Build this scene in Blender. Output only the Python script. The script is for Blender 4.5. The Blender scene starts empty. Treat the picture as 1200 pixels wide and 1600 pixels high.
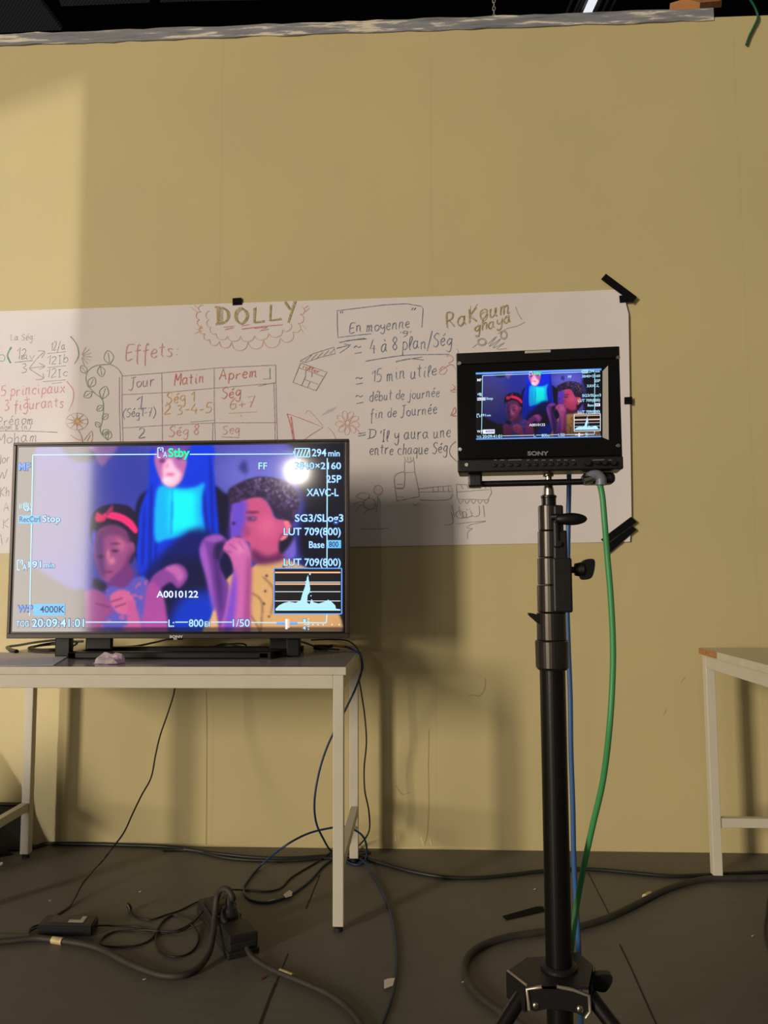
import bpy, bmesh, math, random
import numpy as np
from mathutils import Vector, Matrix, Euler

random.seed(7)
SC = bpy.context.scene
COL = SC.collection
PI = math.pi

# ------------------------------------------------------------------ camera
F_PX, CAM_H, CAM_D = 1200.0, 1.015, 2.96
PITCH, YAW, ROLL = math.atan(100/1200), math.radians(2.6), 0.0039
_f = Vector((-math.sin(YAW)*math.cos(PITCH), math.cos(YAW)*math.cos(PITCH), math.sin(PITCH)))
_r0 = Vector((math.cos(YAW), math.sin(YAW), 0)); _u0 = _r0.cross(_f)
_r = _r0*math.cos(ROLL) - _u0*math.sin(ROLL)
_u = _u0*math.cos(ROLL) + _r0*math.sin(ROLL)
CPOS = Vector((0, -CAM_D, CAM_H))
cd = bpy.data.cameras.new('camera'); cam = bpy.data.objects.new('camera', cd); COL.objects.link(cam)
cd.sensor_fit = 'HORIZONTAL'; cd.sensor_width = 36.0; cd.lens = 36.0*F_PX/1200.0
cd.clip_start = 0.05; cd.clip_end = 200
cam.matrix_world = Matrix(((_r.x, _u.x, -_f.x, CPOS.x), (_r.y, _u.y, -_f.y, CPOS.y), (_r.z, _u.z, -_f.z, CPOS.z), (0, 0, 0, 1)))
SC.camera = cam
SC.view_settings.view_transform = 'Standard'
try: SC.view_settings.look = 'None'
except Exception: pass
SC.view_settings.gamma = 1.0
SC.view_settings.use_curve_mapping = False
SC.view_settings.exposure = 0.0

# ------------------------------------------------------------------ world and lights
w = bpy.data.worlds.new('world'); SC.world = w; w.use_nodes = True
w.node_tree.nodes['Background'].inputs[0].default_value = (0.9, 0.8, 0.7, 1)
w.node_tree.nodes['Background'].inputs[1].default_value = 0.125

def area_light(name, loc, target, sx, sy, power, color):
    l = bpy.data.lights.new(name, 'AREA'); l.shape = 'RECTANGLE'; l.size = sx; l.size_y = sy
    l.energy = power; l.color = color
    o = bpy.data.objects.new(name, l); COL.objects.link(o); o.location = loc
    o.rotation_euler = (Vector(target)-Vector(loc)).to_track_quat('-Z', 'Y').to_euler()
    return o
# tall far opening of the hall, a tall lit doorway nearer by, a lamp head on the left
area_light('hall_opening_light', (-21.6, -26, 6.7), (0, 0, 1.4), 3.1, 9.6, 7400, (1.0, 0.86, 0.70))
area_light('doorway_light', (-9.3, -16.0, 1.95), (-0.6, 0, 1.2), 2.6, 6.4, 235, (1.0, 0.89, 0.78))
lb = bpy.data.lights.new('work_lamp_light', 'POINT'); lb.energy = 110; lb.shadow_soft_size = 0.045; lb.color = (1, .88, .76)
lbo = bpy.data.objects.new('work_lamp_light', lb); COL.objects.link(lbo); lbo.location = (-2.25, -12.0, 2.95)

# profile lamp with shutters: its beam is cut on the right and slantwise at the top
lc = bpy.data.lights.new('shutter_lamp_light', 'POINT'); lc.energy = 1.0; lc.shadow_soft_size = 0.01; lc.color = (1, .95, .92)
lco = bpy.data.objects.new('shutter_lamp_light', lc); COL.objects.link(lco)
LCP = Vector((-3.8, -5.2, 1.7)); lco.location = LCP
SHUTTER_POWER = 450
def shutter_nodes():
    lc.use_nodes = True; nt = lc.node_tree; nt.nodes.clear()
    out = nt.nodes.new('ShaderNodeOutputLight'); em = nt.nodes.new('ShaderNodeEmission'); nt.links.new(em.outputs[0], out.inputs[0])
    tc = nt.nodes.new('ShaderNodeTexCoord'); sp = nt.nodes.new('ShaderNodeSeparateXYZ'); nt.links.new(tc.outputs['Normal'], sp.inputs[0])
    def m(op, a, b=None, clamp=False):
        n = nt.nodes.new('ShaderNodeMath'); n.operation = op; n.use_clamp = clamp
        for i, x in enumerate((a, b)):
            if x is None: continue
            if isinstance(x, (int, float)): n.inputs[i].default_value = x
            else: nt.links.new(x, n.inputs[i])
        return n.outputs[0]
    D = -LCP.y
    # wall position hit by the ray
    X = m('ADD', m('MULTIPLY', m('DIVIDE', sp.outputs[0], sp.outputs[1]), D), LCP.x)
    Z = m('ADD', m('MULTIPLY', m('DIVIDE', sp.outputs[2], sp.outputs[1]), D), LCP.z)
    right = m('MULTIPLY', m('SUBTRACT', -1.345, X), 1/0.06, True)
    top = m('MULTIPLY', m('SUBTRACT', m('ADD', m('MULTIPLY', X, 0.36), 3.62), Z), 1/0.13, True)
    front = m('GREATER_THAN', sp.outputs[1], 0.05)
    st = m('MULTIPLY', m('MULTIPLY', right, top), front)
    nt.links.new(m('MULTIPLY', st, float(SHUTTER_POWER)), em.inputs['Strength'])
shutter_nodes()

# ------------------------------------------------------------------ pixel helpers (a place on a given plane in the room)
def ray(px, py): return _f + _r*((px-600)/F_PX) + _u*((800-py)/F_PX)
def oy(px, py, Y):
    d = ray(px, py); return CPOS + d*((Y-CPOS.y)/d.y)
def oz(px, py, Z):
    d = ray(px, py); return CPOS + d*((Z-CPOS.z)/d.z)
def opl(px, py, p0, n):
    d = ray(px, py); return CPOS + d*((p0-CPOS).dot(n)/d.dot(n))

def s2l(c):
    c = [x/255 for x in c[:3]]
    return tuple((x/12.92 if x <= .04045 else ((x+.055)/1.055)**2.4) for x in c)

# ------------------------------------------------------------------ materials
def mat(name, col, rough=.5, metal=0., noise=0., nscale=8., bump=0., bscale=60., spec=.5, coat=0., emit=None, estr=0., alpha=1., trans=0., srgb=True):
    m = bpy.data.materials.new(name); m.use_nodes = True
    nt = m.node_tree; b = nt.nodes['Principled BSDF']
    c = s2l(col) if srgb else col
    b.inputs['Base Color'].default_value = (*c, 1)
    b.inputs['Roughness'].default_value = rough; b.inputs['Metallic'].default_value = metal
    b.inputs['Specular IOR Level'].default_value = spec
    b.inputs['Coat Weight'].default_value = coat
    b.inputs['Transmission Weight'].default_value = trans
    b.inputs['Alpha'].default_value = alpha
    if emit:
        b.inputs['Emission Color'].default_value = (*s2l(emit), 1); b.inputs['Emission Strength'].default_value = estr
    if noise or bump:
        tc = nt.nodes.new('ShaderNodeTexCoord')
    if noise:
        n = nt.nodes.new('ShaderNodeTexNoise'); n.inputs['Scale'].default_value = nscale; n.inputs['Detail'].default_value = 6
        nt.links.new(tc.outputs['Object'], n.inputs['Vector'])
        r = nt.nodes.new('ShaderNodeValToRGB')
        r.color_ramp.elements[0].position = .3; r.color_ramp.elements[1].position = .7
        r.color_ramp.elements[0].color = (*[x*(1-noise) for x in c], 1); r.color_ramp.elements[1].color = (*[min(1, x*(1+noise)) for x in c], 1)
        nt.links.new(n.outputs['Fac'], r.inputs[0]); nt.links.new(r.outputs[0], b.inputs['Base Color'])
    if bump:
        n2 = nt.nodes.new('ShaderNodeTexNoise'); n2.inputs['Scale'].default_value = bscale; n2.inputs['Detail'].default_value = 4
        nt.links.new(tc.outputs['Object'], n2.inputs['Vector'])
        bp = nt.nodes.new('ShaderNodeBump'); bp.inputs['Strength'].default_value = bump; bp.inputs['Distance'].default_value = .01
        nt.links.new(n2.outputs['Fac'], bp.inputs['Height']); nt.links.new(bp.outputs[0], b.inputs['Normal'])
    return m

def emat(name, col, strength=1.):
    m = bpy.data.materials.new(name); m.use_nodes = True
    nt = m.node_tree; b = nt.nodes['Principled BSDF']
    b.inputs['Base Color'].default_value = (.005, .005, .005, 1); b.inputs['Roughness'].default_value = .3
    b.inputs['Emission Color'].default_value = (*s2l(col), 1); b.inputs['Emission Strength'].default_value = strength
    return m

def wall_material():
    m = mat('tan_wall_paint', (198, 183, 132), .62, noise=.04, nscale=1.3, bump=.08, bscale=9)
    nt = m.node_tree; b = nt.nodes['Principled BSDF']
    # faint panel seams, in metres along the wall
    tc = nt.nodes.new('ShaderNodeTexCoord'); sp = nt.nodes.new('ShaderNodeSeparateXYZ'); nt.links.new(tc.outputs['Object'], sp.inputs[0])
    src = b.inputs['Base Color'].links[0].from_socket
    for X, wd, k in ((-0.79, .0035, .95), (0.06, .003, .95), (1.27, .003, .96), (-2.0, .003, .95)):
        s = nt.nodes.new('ShaderNodeMath'); s.operation = 'SUBTRACT'; s.inputs[1].default_value = X; nt.links.new(sp.outputs[0], s.inputs[0])
        a = nt.nodes.new('ShaderNodeMath'); a.operation = 'ABSOLUTE'; nt.links.new(s.outputs[0], a.inputs[0])
        l = nt.nodes.new('ShaderNodeMath'); l.operation = 'LESS_THAN'; l.inputs[1].default_value = wd; nt.links.new(a.outputs[0], l.inputs[0])
        mx = nt.nodes.new('ShaderNodeMix'); mx.data_type = 'RGBA'; mx.blend_type = 'MULTIPLY'
        nt.links.new(l.outputs[0], mx.inputs[0]); nt.links.new(src, mx.inputs[6]); mx.inputs[7].default_value = (k, k, k, 1)
        src = mx.outputs[2]
    nt.links.new(src, b.inputs['Base Color'])
    return m

def floor_material():
    m = mat('grey_brown_floor_paint', (102, 99, 91), .5, noise=.10, nscale=1.1, bump=.10, bscale=22, spec=.35)
    nt = m.node_tree; b = nt.nodes['Principled BSDF']
    src = b.inputs['Base Color'].links[0].from_socket
    tc = nt.nodes.new('ShaderNodeTexCoord'); mp = nt.nodes.new('ShaderNodeMapping'); mp.inputs['Scale'].default_value = (3, 40, 1)
    nt.links.new(tc.outputs['Object'], mp.inputs[0])
    n = nt.nodes.new('ShaderNodeTexNoise'); n.inputs['Scale'].default_value = 2.2; n.inputs['Detail'].default_value = 5
    nt.links.new(mp.outputs[0], n.inputs['Vector'])
    r = nt.nodes.new('ShaderNodeValToRGB'); r.color_ramp.elements[0].position = .35; r.color_ramp.elements[1].position = .75
    r.color_ramp.elements[0].color = (.9, .9, .9, 1); r.color_ramp.elements[1].color = (1.08, 1.08, 1.08, 1)
    nt.links.new(n.outputs['Fac'], r.inputs[0])
    mx = nt.nodes.new('ShaderNodeMix'); mx.data_type = 'RGBA'; mx.blend_type = 'MULTIPLY'; mx.inputs[0].default_value = 1
    nt.links.new(src, mx.inputs[6]); nt.links.new(r.outputs[0], mx.inputs[7]); nt.links.new(mx.outputs[2], b.inputs['Base Color'])
    return m

def peel_material():
    m = bpy.data.materials.new('peeling_paint'); m.use_nodes = True; nt = m.node_tree; b = nt.nodes['Principled BSDF']
    b.inputs['Roughness'].default_value = .6
    tc = nt.nodes.new('ShaderNodeTexCoord'); mp = nt.nodes.new('ShaderNodeMapping'); mp.inputs['Scale'].default_value = (1.1, 4, 11)
    nt.links.new(tc.outputs['Object'], mp.inputs[0])
    n = nt.nodes.new('ShaderNodeTexNoise'); n.inputs['Scale'].default_value = 2.0; n.inputs['Detail'].default_value = 9; n.inputs['Roughness'].default_value = .66
    nt.links.new(mp.outputs[0], n.inputs['Vector'])
    r = nt.nodes.new('ShaderNodeValToRGB'); cr = r.color_ramp; cr.interpolation = 'LINEAR'
    cr.elements[0].position = .33; cr.elements[0].color = (*s2l((56, 56, 58)), 1)
    cr.elements[1].position = .80; cr.elements[1].color = (*s2l((214, 190, 140)), 1)
    for p, c in ((.42, (120, 122, 126)), (.53, (142, 144, 148)), (.565, (226, 216, 196)), (.62, (216, 204, 178)), (.64, (140, 138, 138))):
        e = cr.elements.new(p); e.color = (*s2l(c), 1)
    nt.links.new(n.outputs['Fac'], r.inputs[0]); nt.links.new(r.outputs[0], b.inputs['Base Color'])
    bp = nt.nodes.new('ShaderNodeBump'); bp.inputs['Strength'].default_value = .5; bp.inputs['Distance'].default_value = .01
    nt.links.new(n.outputs['Fac'], bp.inputs['Height']); nt.links.new(bp.outputs[0], b.inputs['Normal'])
    return m

def mesh_panel_material():
    m = bpy.data.materials.new('perforated_panel'); m.use_nodes = True; nt = m.node_tree; b = nt.nodes['Principled BSDF']
    b.inputs['Roughness'].default_value = .7
    tc = nt.nodes.new('ShaderNodeTexCoord'); v = nt.nodes.new('ShaderNodeTexChecker'); v.inputs['Scale'].default_value = 90
    v.inputs['Color1'].default_value = (*s2l((120, 124, 140)), 1); v.inputs['Color2'].default_value = (*s2l((70, 72, 82)), 1)
    nt.links.new(tc.outputs['Object'], v.inputs['Vector']); nt.links.new(v.outputs[0], b.inputs['Base Color'])
    return m

def ink(name, col):
    # crayon: broken up where the paper grain skips
    m = bpy.data.materials.new(name); m.use_nodes = True; nt = m.node_tree; b = nt.nodes['Principled BSDF']
    b.inputs['Roughness'].default_value = .7
    tc = nt.nodes.new('ShaderNodeTexCoord'); n = nt.nodes.new('ShaderNodeTexNoise'); n.inputs['Scale'].default_value = 120; n.inputs['Detail'].default_value = 3
    nt.links.new(tc.outputs['Object'], n.inputs['Vector'])
    r = nt.nodes.new('ShaderNodeValToRGB'); r.color_ramp.elements[0].position = .38; r.color_ramp.elements[1].position = .72
    r.color_ramp.elements[0].color = (*s2l([c*.84+215*.16 for c in col]), 1)
    r.color_ramp.elements[1].color = (*s2l([c*.34+218*.66 for c in col]), 1)
    nt.links.new(n.outputs['Fac'], r.inputs[0]); nt.links.new(r.outputs[0], b.inputs['Base Color'])
    return m

M = {}
M['wall'] = wall_material()
M['scuff'] = mat('wall_scuff', (178, 161, 115), .8)
M['chip'] = mat('wall_paint_ridge', (216, 198, 146), .7)
M['floor'] = floor_material()
M['seam'] = mat('floor_seam', (34, 31, 27), .8)
M['peel'] = peel_material()
M['black_void'] = mat('matt_black_ceiling', (10, 10, 11), .9, noise=.2, nscale=3, spec=.1)
M['mesh_panel'] = mesh_panel_material()
M['paper'] = mat('white_banner_paper', (224, 217, 214), .75, noise=.03, nscale=3, bump=.12, bscale=5)
M['table_white'] = mat('off_white_painted_steel', (206, 200, 180), .45, noise=.04, nscale=7, bump=.03, bscale=120)
M['table_top'] = mat('pale_laminate_top', (146, 140, 136), .16, noise=.05, nscale=5, spec=.5)
M['table_edge'] = mat('white_edge_band', (206, 198, 178), .5, noise=.07, nscale=18)
M['rubber'] = mat('black_rubber_foot', (22, 21, 20), .7)
M['chipboard'] = mat('bare_chipboard', (176, 128, 76), .85, noise=.3, nscale=90, bump=.5, bscale=150)
M['black'] = mat('black_plastic', (14, 14, 16), .4, bump=.04, bscale=200)
M['black_soft'] = mat('black_satin', (10, 10, 11), .5, spec=.35)
M['bezel'] = mat('dark_glossy_bezel', (58, 52, 46), .3, metal=.35)
M['bezel_black'] = mat('black_inner_bezel', (7, 7, 9), .2)
M['gloss_black'] = mat('gloss_black_panel', (6, 7, 9), .08, spec=.45)
M['pole'] = mat('black_anodised_steel', (40, 38, 36), .33, metal=.75, bump=.03, bscale=300)
M['pole_matt'] = mat('black_cast_metal', (24, 23, 22), .5, metal=.2, bump=.05, bscale=180)
M['collar'] = mat('dark_metal_collar', (72, 68, 62), .32, metal=.85)
M['worn_edge'] = mat('worn_bare_metal_edge', (176, 166, 146), .38, metal=.7)
M['steel_link'] = mat('grey_steel_links', (150, 150, 148), .4, metal=.3)
M['base_black'] = mat('satin_black_pedestal', (9, 9, 12), .35, spec=.3)
M['chrome'] = mat('dull_nickel', (180, 172, 158), .25, metal=1.)
M['grey_plastic'] = mat('grey_connector_shell', (112, 116, 128), .4)
M['light_grey'] = mat('light_grey_strip', (178, 172, 162), .4)
M['cable_black'] = mat('black_cable_sheath', (30, 29, 27), .5, bump=.03, bscale=200)
M['cable_dusty'] = mat('dusty_black_rubber_cable', (52, 48, 42), .65, noise=.2, nscale=30)
M['cable_blue'] = mat('blue_cable_sheath', (58, 98, 150), .4)
M['cable_navy'] = mat('dark_blue_cable_sheath', (24, 52, 84), .45)
M['cable_green'] = mat('green_cable_sheath', (66, 146, 86), .45)
M['tag'] = mat('white_paper_tag', (226, 220, 204), .7)
M['gold_tape'] = mat('worn_cream_tape', (196, 178, 128), .45, noise=.25, nscale=60)
M['yellow_plug'] = mat('yellow_plug', (214, 168, 44), .4)
M['tape'] = mat('black_gaffer_tape', (9, 9, 11), .8, bump=.15, bscale=300, spec=.15)
M['wood'] = mat('raw_pine', (192, 132, 78), .7, noise=.15, nscale=12)
M['wire_green'] = mat('dark_green_wire', (22, 92, 66), .5)
M['tube_white'] = emat('lit_white_tube', (235, 238, 245), 1.0)
M['strip_black'] = mat('dusty_black_bakelite', (34, 32, 30), .5, noise=.25, nscale=40, bump=.08, bscale=90)
M['label'] = mat('brick_label', (64, 58, 56), .4)
M['label_white'] = mat('brick_label_white', (196, 190, 176), .5)
M['sheet'] = mat('plain_paper_sheet', (214, 210, 214), .6)
M['cling'] = mat('crumpled_clear_film', (226, 208, 212), .16, trans=.35, spec=.6)
M['cloth_black'] = mat('black_cloth', (14, 14, 15), .8, bump=.3, bscale=40)
M['board'] = mat('grey_board', (92, 88, 78), .7, noise=.15, nscale=12)
M['white_print'] = mat('white_print', (225, 225, 225), .5)
M['grey_print'] = mat('grey_print', (120, 120, 122), .5)
INK = {k: ink('crayon_'+k, c) for k, c in dict(pink=(206, 124, 124), red=(198, 84, 74), blue=(64, 84, 122), navy=(52, 58, 84),
       grey=(118, 112, 112), green=(86, 124, 88), teal=(70, 140, 116), orange=(204, 138, 58), gold=(158, 126, 46), brown=(112, 88, 52),
       purple=(150, 112, 132), lilac=(204, 192, 206), peach=(214, 150, 118)).items()}

# ------------------------------------------------------------------ mesh builder
def catmull(pts, n=8, closed=False):
    P = [Vector(p) for p in pts]
    if len(P) < 3: return P
    out = []
    N = len(P); segs = N if closed else N-1
    for i in range(segs):
        if closed: p0, p1, p2, p3 = P[(i-1) % N], P[i], P[(i+1) % N], P[(i+2) % N]
        else: p0, p1, p2, p3 = P[max(i-1, 0)], P[i], P[i+1], P[min(i+2, N-1)]
        for k in range(n):
            t = k/n
            out.append(.5*((2*p1)+(p2-p0)*t+(2*p0-5*p1+4*p2-p3)*t*t+(3*p1-p0-3*p2+p3)*t**3))
    if not closed: out.append(P[-1])
    return out

class MB:
    def __init__(s): s.v = []; s.f = []; s.mi = []; s.sm = []
    def add(s, vs, fs, mi=0, smooth=False):
        o = len(s.v); s.v += [Vector(v) for v in vs]
        for f in fs: s.f.append([o+i for i in f]); s.mi.append(mi); s.sm.append(smooth)
    def from_bm(s, bm, mi=0, smooth=False, M4=None):
        bm.verts.ensure_lookup_table(); bm.verts.index_update()
        vs = [(M4 @ v.co) if M4 else v.co.copy() for v in bm.verts]
        s.add(vs, [[v.index for v in f.verts] for f in bm.faces], mi, smooth); bm.free()
    def box(s, lo, hi, bev=0., mi=0, M4=None, seg=2):
        bm = bmesh.new(); bmesh.ops.create_cube(bm, size=1)
        c = [(a+b)/2 for a, b in zip(lo, hi)]; d = [abs(b-a) for a, b in zip(lo, hi)]
        for v in bm.verts: v.co = Vector((c[0]+v.co.x*d[0], c[1]+v.co.y*d[1], c[2]+v.co.z*d[2]))
        if bev: bmesh.ops.bevel(bm, geom=bm.edges[:], offset=min(bev, min(d)*.45), segments=seg, affect='EDGES', profile=.5)
        s.from_bm(bm, mi, False, M4)
    def cyl(s, a, b, r, r2=None, n=20, mi=0, cap=True, smooth=True):
        a = Vector(a); b = Vector(b); r2 = r if r2 is None else r2
        z = (b-a).normalized(); x = z.orthogonal().normalized(); y = z.cross(x)
        ring = lambda c, rr: [c+(x*math.cos(2*PI*i/n)+y*math.sin(2*PI*i/n))*rr for i in range(n)]
        s.add(ring(a, r)+ring(b, r2), [[i, (i+1) % n, n+(i+1) % n, n+i] for i in range(n)], mi, smooth)
        if cap:
            s.add(ring(a, r), [list(range(n))[::-1]], mi); s.add(ring(b, r2), [list(range(n))], mi)
    def lathe(s, prof, cx, cy, n=32, mi=0):
        # prof: (radius, z) bottom to top
        vs = []; fs = []
        for r, z in prof: vs += [(cx+r*math.cos(2*PI*i/n), cy+r*math.sin(2*PI*i/n), z) for i in range(n)]
        for k in range(len(prof)-1):
            for i in range(n): fs.append([k*n+i, k*n+(i+1) % n, (k+1)*n+(i+1) % n, (k+1)*n+i])
        s.add(vs, fs, mi, False)
        s.add(vs[:n], [list(range(n))[::-1]], mi); s.add(vs[-n:], [list(range(n))], mi)
    def tube(s, pts, r, n=10, mi=0, sub=8, smooth=True, radii=None):
        P = catmull(pts, sub) if sub else [Vector(p) for p in pts]
        m = len(P); t0 = (P[1]-P[0]).normalized(); nx = t0.orthogonal().normalized()
        vs = []; fs = []
        for i, p in enumerate(P):
            t = (P[min(i+1, m-1)]-P[max(i-1, 0)])
            t = t.normalized() if t.length > 1e-9 else t0
            nx = (nx - t*nx.dot(t)); nx = nx.normalized() if nx.length > 1e-6 else t.orthogonal().normalized()
            ny = t.cross(nx)
            rr = r if radii is None else radii[min(int(i/max(1, m-1)*(len(radii)-1)), len(radii)-1)]
            vs += [p+(nx*math.cos(2*PI*k/n)+ny*math.sin(2*PI*k/n))*rr for k in range(n)]
        for i in range(m-1):
            for k in range(n): fs.append([i*n+k, i*n+(k+1) % n, (i+1)*n+(k+1) % n, (i+1)*n+k])
        s.add(vs, fs, mi, smooth)
        s.add(vs[:n], [list(range(n))[::-1]], mi); s.add(vs[-n:], [list(range(n))], mi)
    def prism(s, poly, off, mi=0):
        # poly: 3-D outline, off: extrusion vector
        n = len(poly); a = [Vector(p) for p in poly]; off = Vector(off); b = [p+off for p in a]
        s.add(a+b, [list(range(n)), list(range(2*n-1, n-1, -1))]+[[i, n+i, n+(i+1) % n, (i+1) % n] for i in range(n)], mi)
    def sphere(s, c, r, mi=0, sub=2, M4=None, jit=0., sc=(1, 1, 1), smooth=True):
        bm = bmesh.new(); bmesh.ops.create_icosphere(bm, subdivisions=sub, radius=1)
        for v in bm.verts:
            k = 1+random.uniform(-jit, jit)
            v.co = Vector((c[0]+v.co.x*r*sc[0]*k, c[1]+v.co.y*r*sc[1]*k, c[2]+v.co.z*r*sc[2]*k))
        s.from_bm(bm, mi, smooth, M4)
    def ribbon(s, pts, wd, nrm, mi=0):
        P = [Vector(p) for p in pts]; m = len(P); vs = []; fs = []; nrm = Vector(nrm)
        for i, p in enumerate(P):
            t = P[min(i+1, m-1)]-P[max(i-1, 0)]
            if t.length < 1e-9: t = Vector((1, 0, 0))
            sd = nrm.cross(t).normalized()*wd*.5
            vs += [p-sd, p+sd]
        for i in range(m-1): fs.append([2*i, 2*i+2, 2*i+3, 2*i+1])
        s.add(vs, fs, mi)
    def build(s, name, mats, parent=None, shift=None, fix=True):
        me = bpy.data.meshes.new(name)
        vs = s.v if shift is None else [v-Vector(shift) for v in s.v]
        me.from_pydata([tuple(v) for v in vs], [], s.f)
        for m in (mats if isinstance(mats, (list, tuple)) else [mats]): me.materials.append(m)
        me.polygons.foreach_set('material_index', s.mi); me.polygons.foreach_set('use_smooth', s.sm)
        if fix:
            bm = bmesh.new(); bm.from_mesh(me); bmesh.ops.recalc_face_normals(bm, faces=bm.faces[:]); bm.to_mesh(me); bm.free()
        me.update()
        o = bpy.data.objects.new(name, me); COL.objects.link(o)
        if parent: o.parent = parent
        return o
    def base(s):
        xs = [v.x for v in s.v]; ys = [v.y for v in s.v]; zs = [v.z for v in s.v]
        return Vector(((min(xs)+max(xs))/2, (min(ys)+max(ys))/2, min(zs)))

def tag(o, label, cat, group=None):
    o['label'] = label; o['category'] = cat
    if group: o['group'] = group
    return o
def solo(mb, name, mats, label, cat, group=None):
    b = mb.base(); o = mb.build(name, mats, None, b); o.location = b
    return tag(o, label, cat, group)
def struct(mb, name, mats):
    o = mb.build(name, mats); o['kind'] = 'structure'; return o
def empty(name, loc, label, cat, rz=0., group=None):
    o = bpy.data.objects.new(name, None); COL.objects.link(o); o.location = loc; o.rotation_euler = (0, 0, rz)
    o.empty_display_size = .05
    return tag(o, label, cat, group)
def lab(o, label): o['label'] = label; return o

# filled text from the built-in font, as triangles in the unit frame (cap height 1, starts at x = 0)
_txt = {}
def text_tris(s, bold=0.):
    if (s, bold) in _txt: return _txt[(s, bold)]
    cu = bpy.data.curves.new('tmp_text', 'FONT'); cu.body = s; cu.size = 1; cu.offset = bold; cu.resolution_u = 4
    ob = bpy.data.objects.new('tmp_text', cu); COL.objects.link(ob)
    dg = bpy.context.evaluated_depsgraph_get(); dg.update()
    me = bpy.data.meshes.new_from_object(ob.evaluated_get(dg))
    vs = [(v.co.x, v.co.y) for v in me.vertices]; fs = [list(p.vertices) for p in me.polygons]
    bpy.data.objects.remove(ob); bpy.data.curves.remove(cu); bpy.data.meshes.remove(me)
    _txt[(s, bold)] = (vs, fs); return vs, fs
_cap = max(v[1] for v in text_tris('H')[0])
def put_text(mb, s, x0, x1, ytop, ybase, mp, mi=0, bold=.012, grow=0.):
    vs, fs = text_tris(s, bold)
    mnx = min(v[0] for v in vs); mxx = max(v[0] for v in vs)
    sx = (x1-x0)/(mxx-mnx); sy = (ybase-ytop)/_cap
    mb.add([mp(x0+(v[0]-mnx)*sx, ybase-v[1]*sy) for v in vs], fs, mi)

# ================================================================== SETTING
XL, XR = -4.6, 4.2
WALL_TOP = 3.232
wb = MB()
wb.box((XL, 0, 0), (XR, .06, WALL_TOP), 0)
# old scuffs and lumps in the paint
def wallmark(pts, wd, mi): wb.ribbon([oy(x, y, -.0012) for x, y in pts], wd, (0, -1, 0), mi)
wallmark([(758, 1060), (758, 1072), (755, 1082), (748, 1088), (740, 1086), (732, 1087)], .004, 1)
wallmark([(618, 1228), (623, 1235), (629, 1242), (642, 1238)], .003, 1)
wallmark([(670, 1140), (669, 1200), (670, 1260), (668, 1300), (664, 1318)], .003, 1)
wallmark([(322, 1080), (323, 1150), (322, 1320)], .003, 1)
wallmark([(617, 1302), (619, 1316)], .006, 2)
wallmark([(658, 1308), (662, 1322)], .008, 2)
wallmark([(672, 1310), (674, 1320)], .007, 2)
wallmark([(558, 1324), (620, 1325), (700, 1323), (760, 1326)], .004, 2)
wallmark([(1036, 1118), (1042, 1108)], .003, 1)
wallmark([(1064, 1066), (1070, 1058)], .003, 1)
for q in ([(-40, 72), (22, 69)], [(46, 67.5), (140, 64), (146, 63.5)], [(146, 64), (260, 60), (402, 56.5)], [(402, 56.5), (440, 54)], [(508, 51), (560, 49.5)], [(658, 46.5), (760, 42), (860, 38.5)]): wallmark([(x, y-.6) for x, y in q], .004, 3)
struct(wb, 'wall_back', [M['wall'], M['scuff'], M['chip'], M['seam']])

fb = MB()
fb.add([(XL, -7, 0), (XR, -7, 0), (XR, 4, 0), (XL, 4, 0)], [[0, 1, 2, 3]], 0)
def seam(pts, wd=.004): fb.ribbon([oz(x, y, .0008) for x, y in pts], wd, (0, 0, 1), 1)
seam([(402, 1612), (410, 1590), (421, 1560), (431, 1536)], .007)
seam([(431, 1536), (440, 1515), (450, 1490)], .003)
seam([(478, 1420), (488, 1396), (500, 1366)], .004)
seam([(919, 1364), (935, 1395), (952, 1428)], .003)
seam([(968, 1475), (985, 1510), (1005, 1555), (1028, 1606)], .004)
seam([(128, 1380), (142, 1364)], .004)
seam([(0, 1458), (60, 1459), (140, 1462)], .002)
struct(fb, 'floor', [M['floor'], M['seam']])

tb = MB()
# ragged batten along the top of the wall, ending in a notch on the right
n = 90; xa, xb = XL, 1.195
front, top = [], []
for i in range(n+1):
    x = xa+(xb-xa)*i/n
    front.append((x, -.006+random.uniform(-.002, .002), 3.226+random.uniform(-.004, .004)))
    top.append((x, -.004, 3.279+random.uniform(-.004, .003)))
vs = front+top+[(p[0], .09, 3.226) for p in front]+[(p[0], .09, p[2]) for p in top]
k = n+1; fs = []
for i in range(n):
    fs += [[i, i+1, k+i+1, k+i], [k+i, k+i+1, 3*k+i+1, 3*k+i], [2*k+i, i, k+i, 3*k+i][:0] or [2*k+i+1, 2*k+i, 3*k+i, 3*k+i+1], [i+1, i, 2*k+i, 2*k+i+1]]
fs += [[0, k, 3*k, 2*k], [n, 2*k+n, 3*k+n, k+n]]
tb.add(vs, fs)
struct(tb, 'trim_1', M['peel'])
tb = MB()
tb.box((1.2, .002, WALL_TOP-.004), (XR, .058, WALL_TOP+.012), .003)
struct(tb, 'trim_2', M['wall'])

cb = MB()
cb.box((XL, -1.0, 4.7), (XR, 6.5, 4.8))
struct(cb, 'ceiling', M['black_void'])
bb = MB(); bb.box((XL, 6.4, 0), (XR, 6.5, 4.7)); struct(bb, 'wall_far', M['black_void'])

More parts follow.
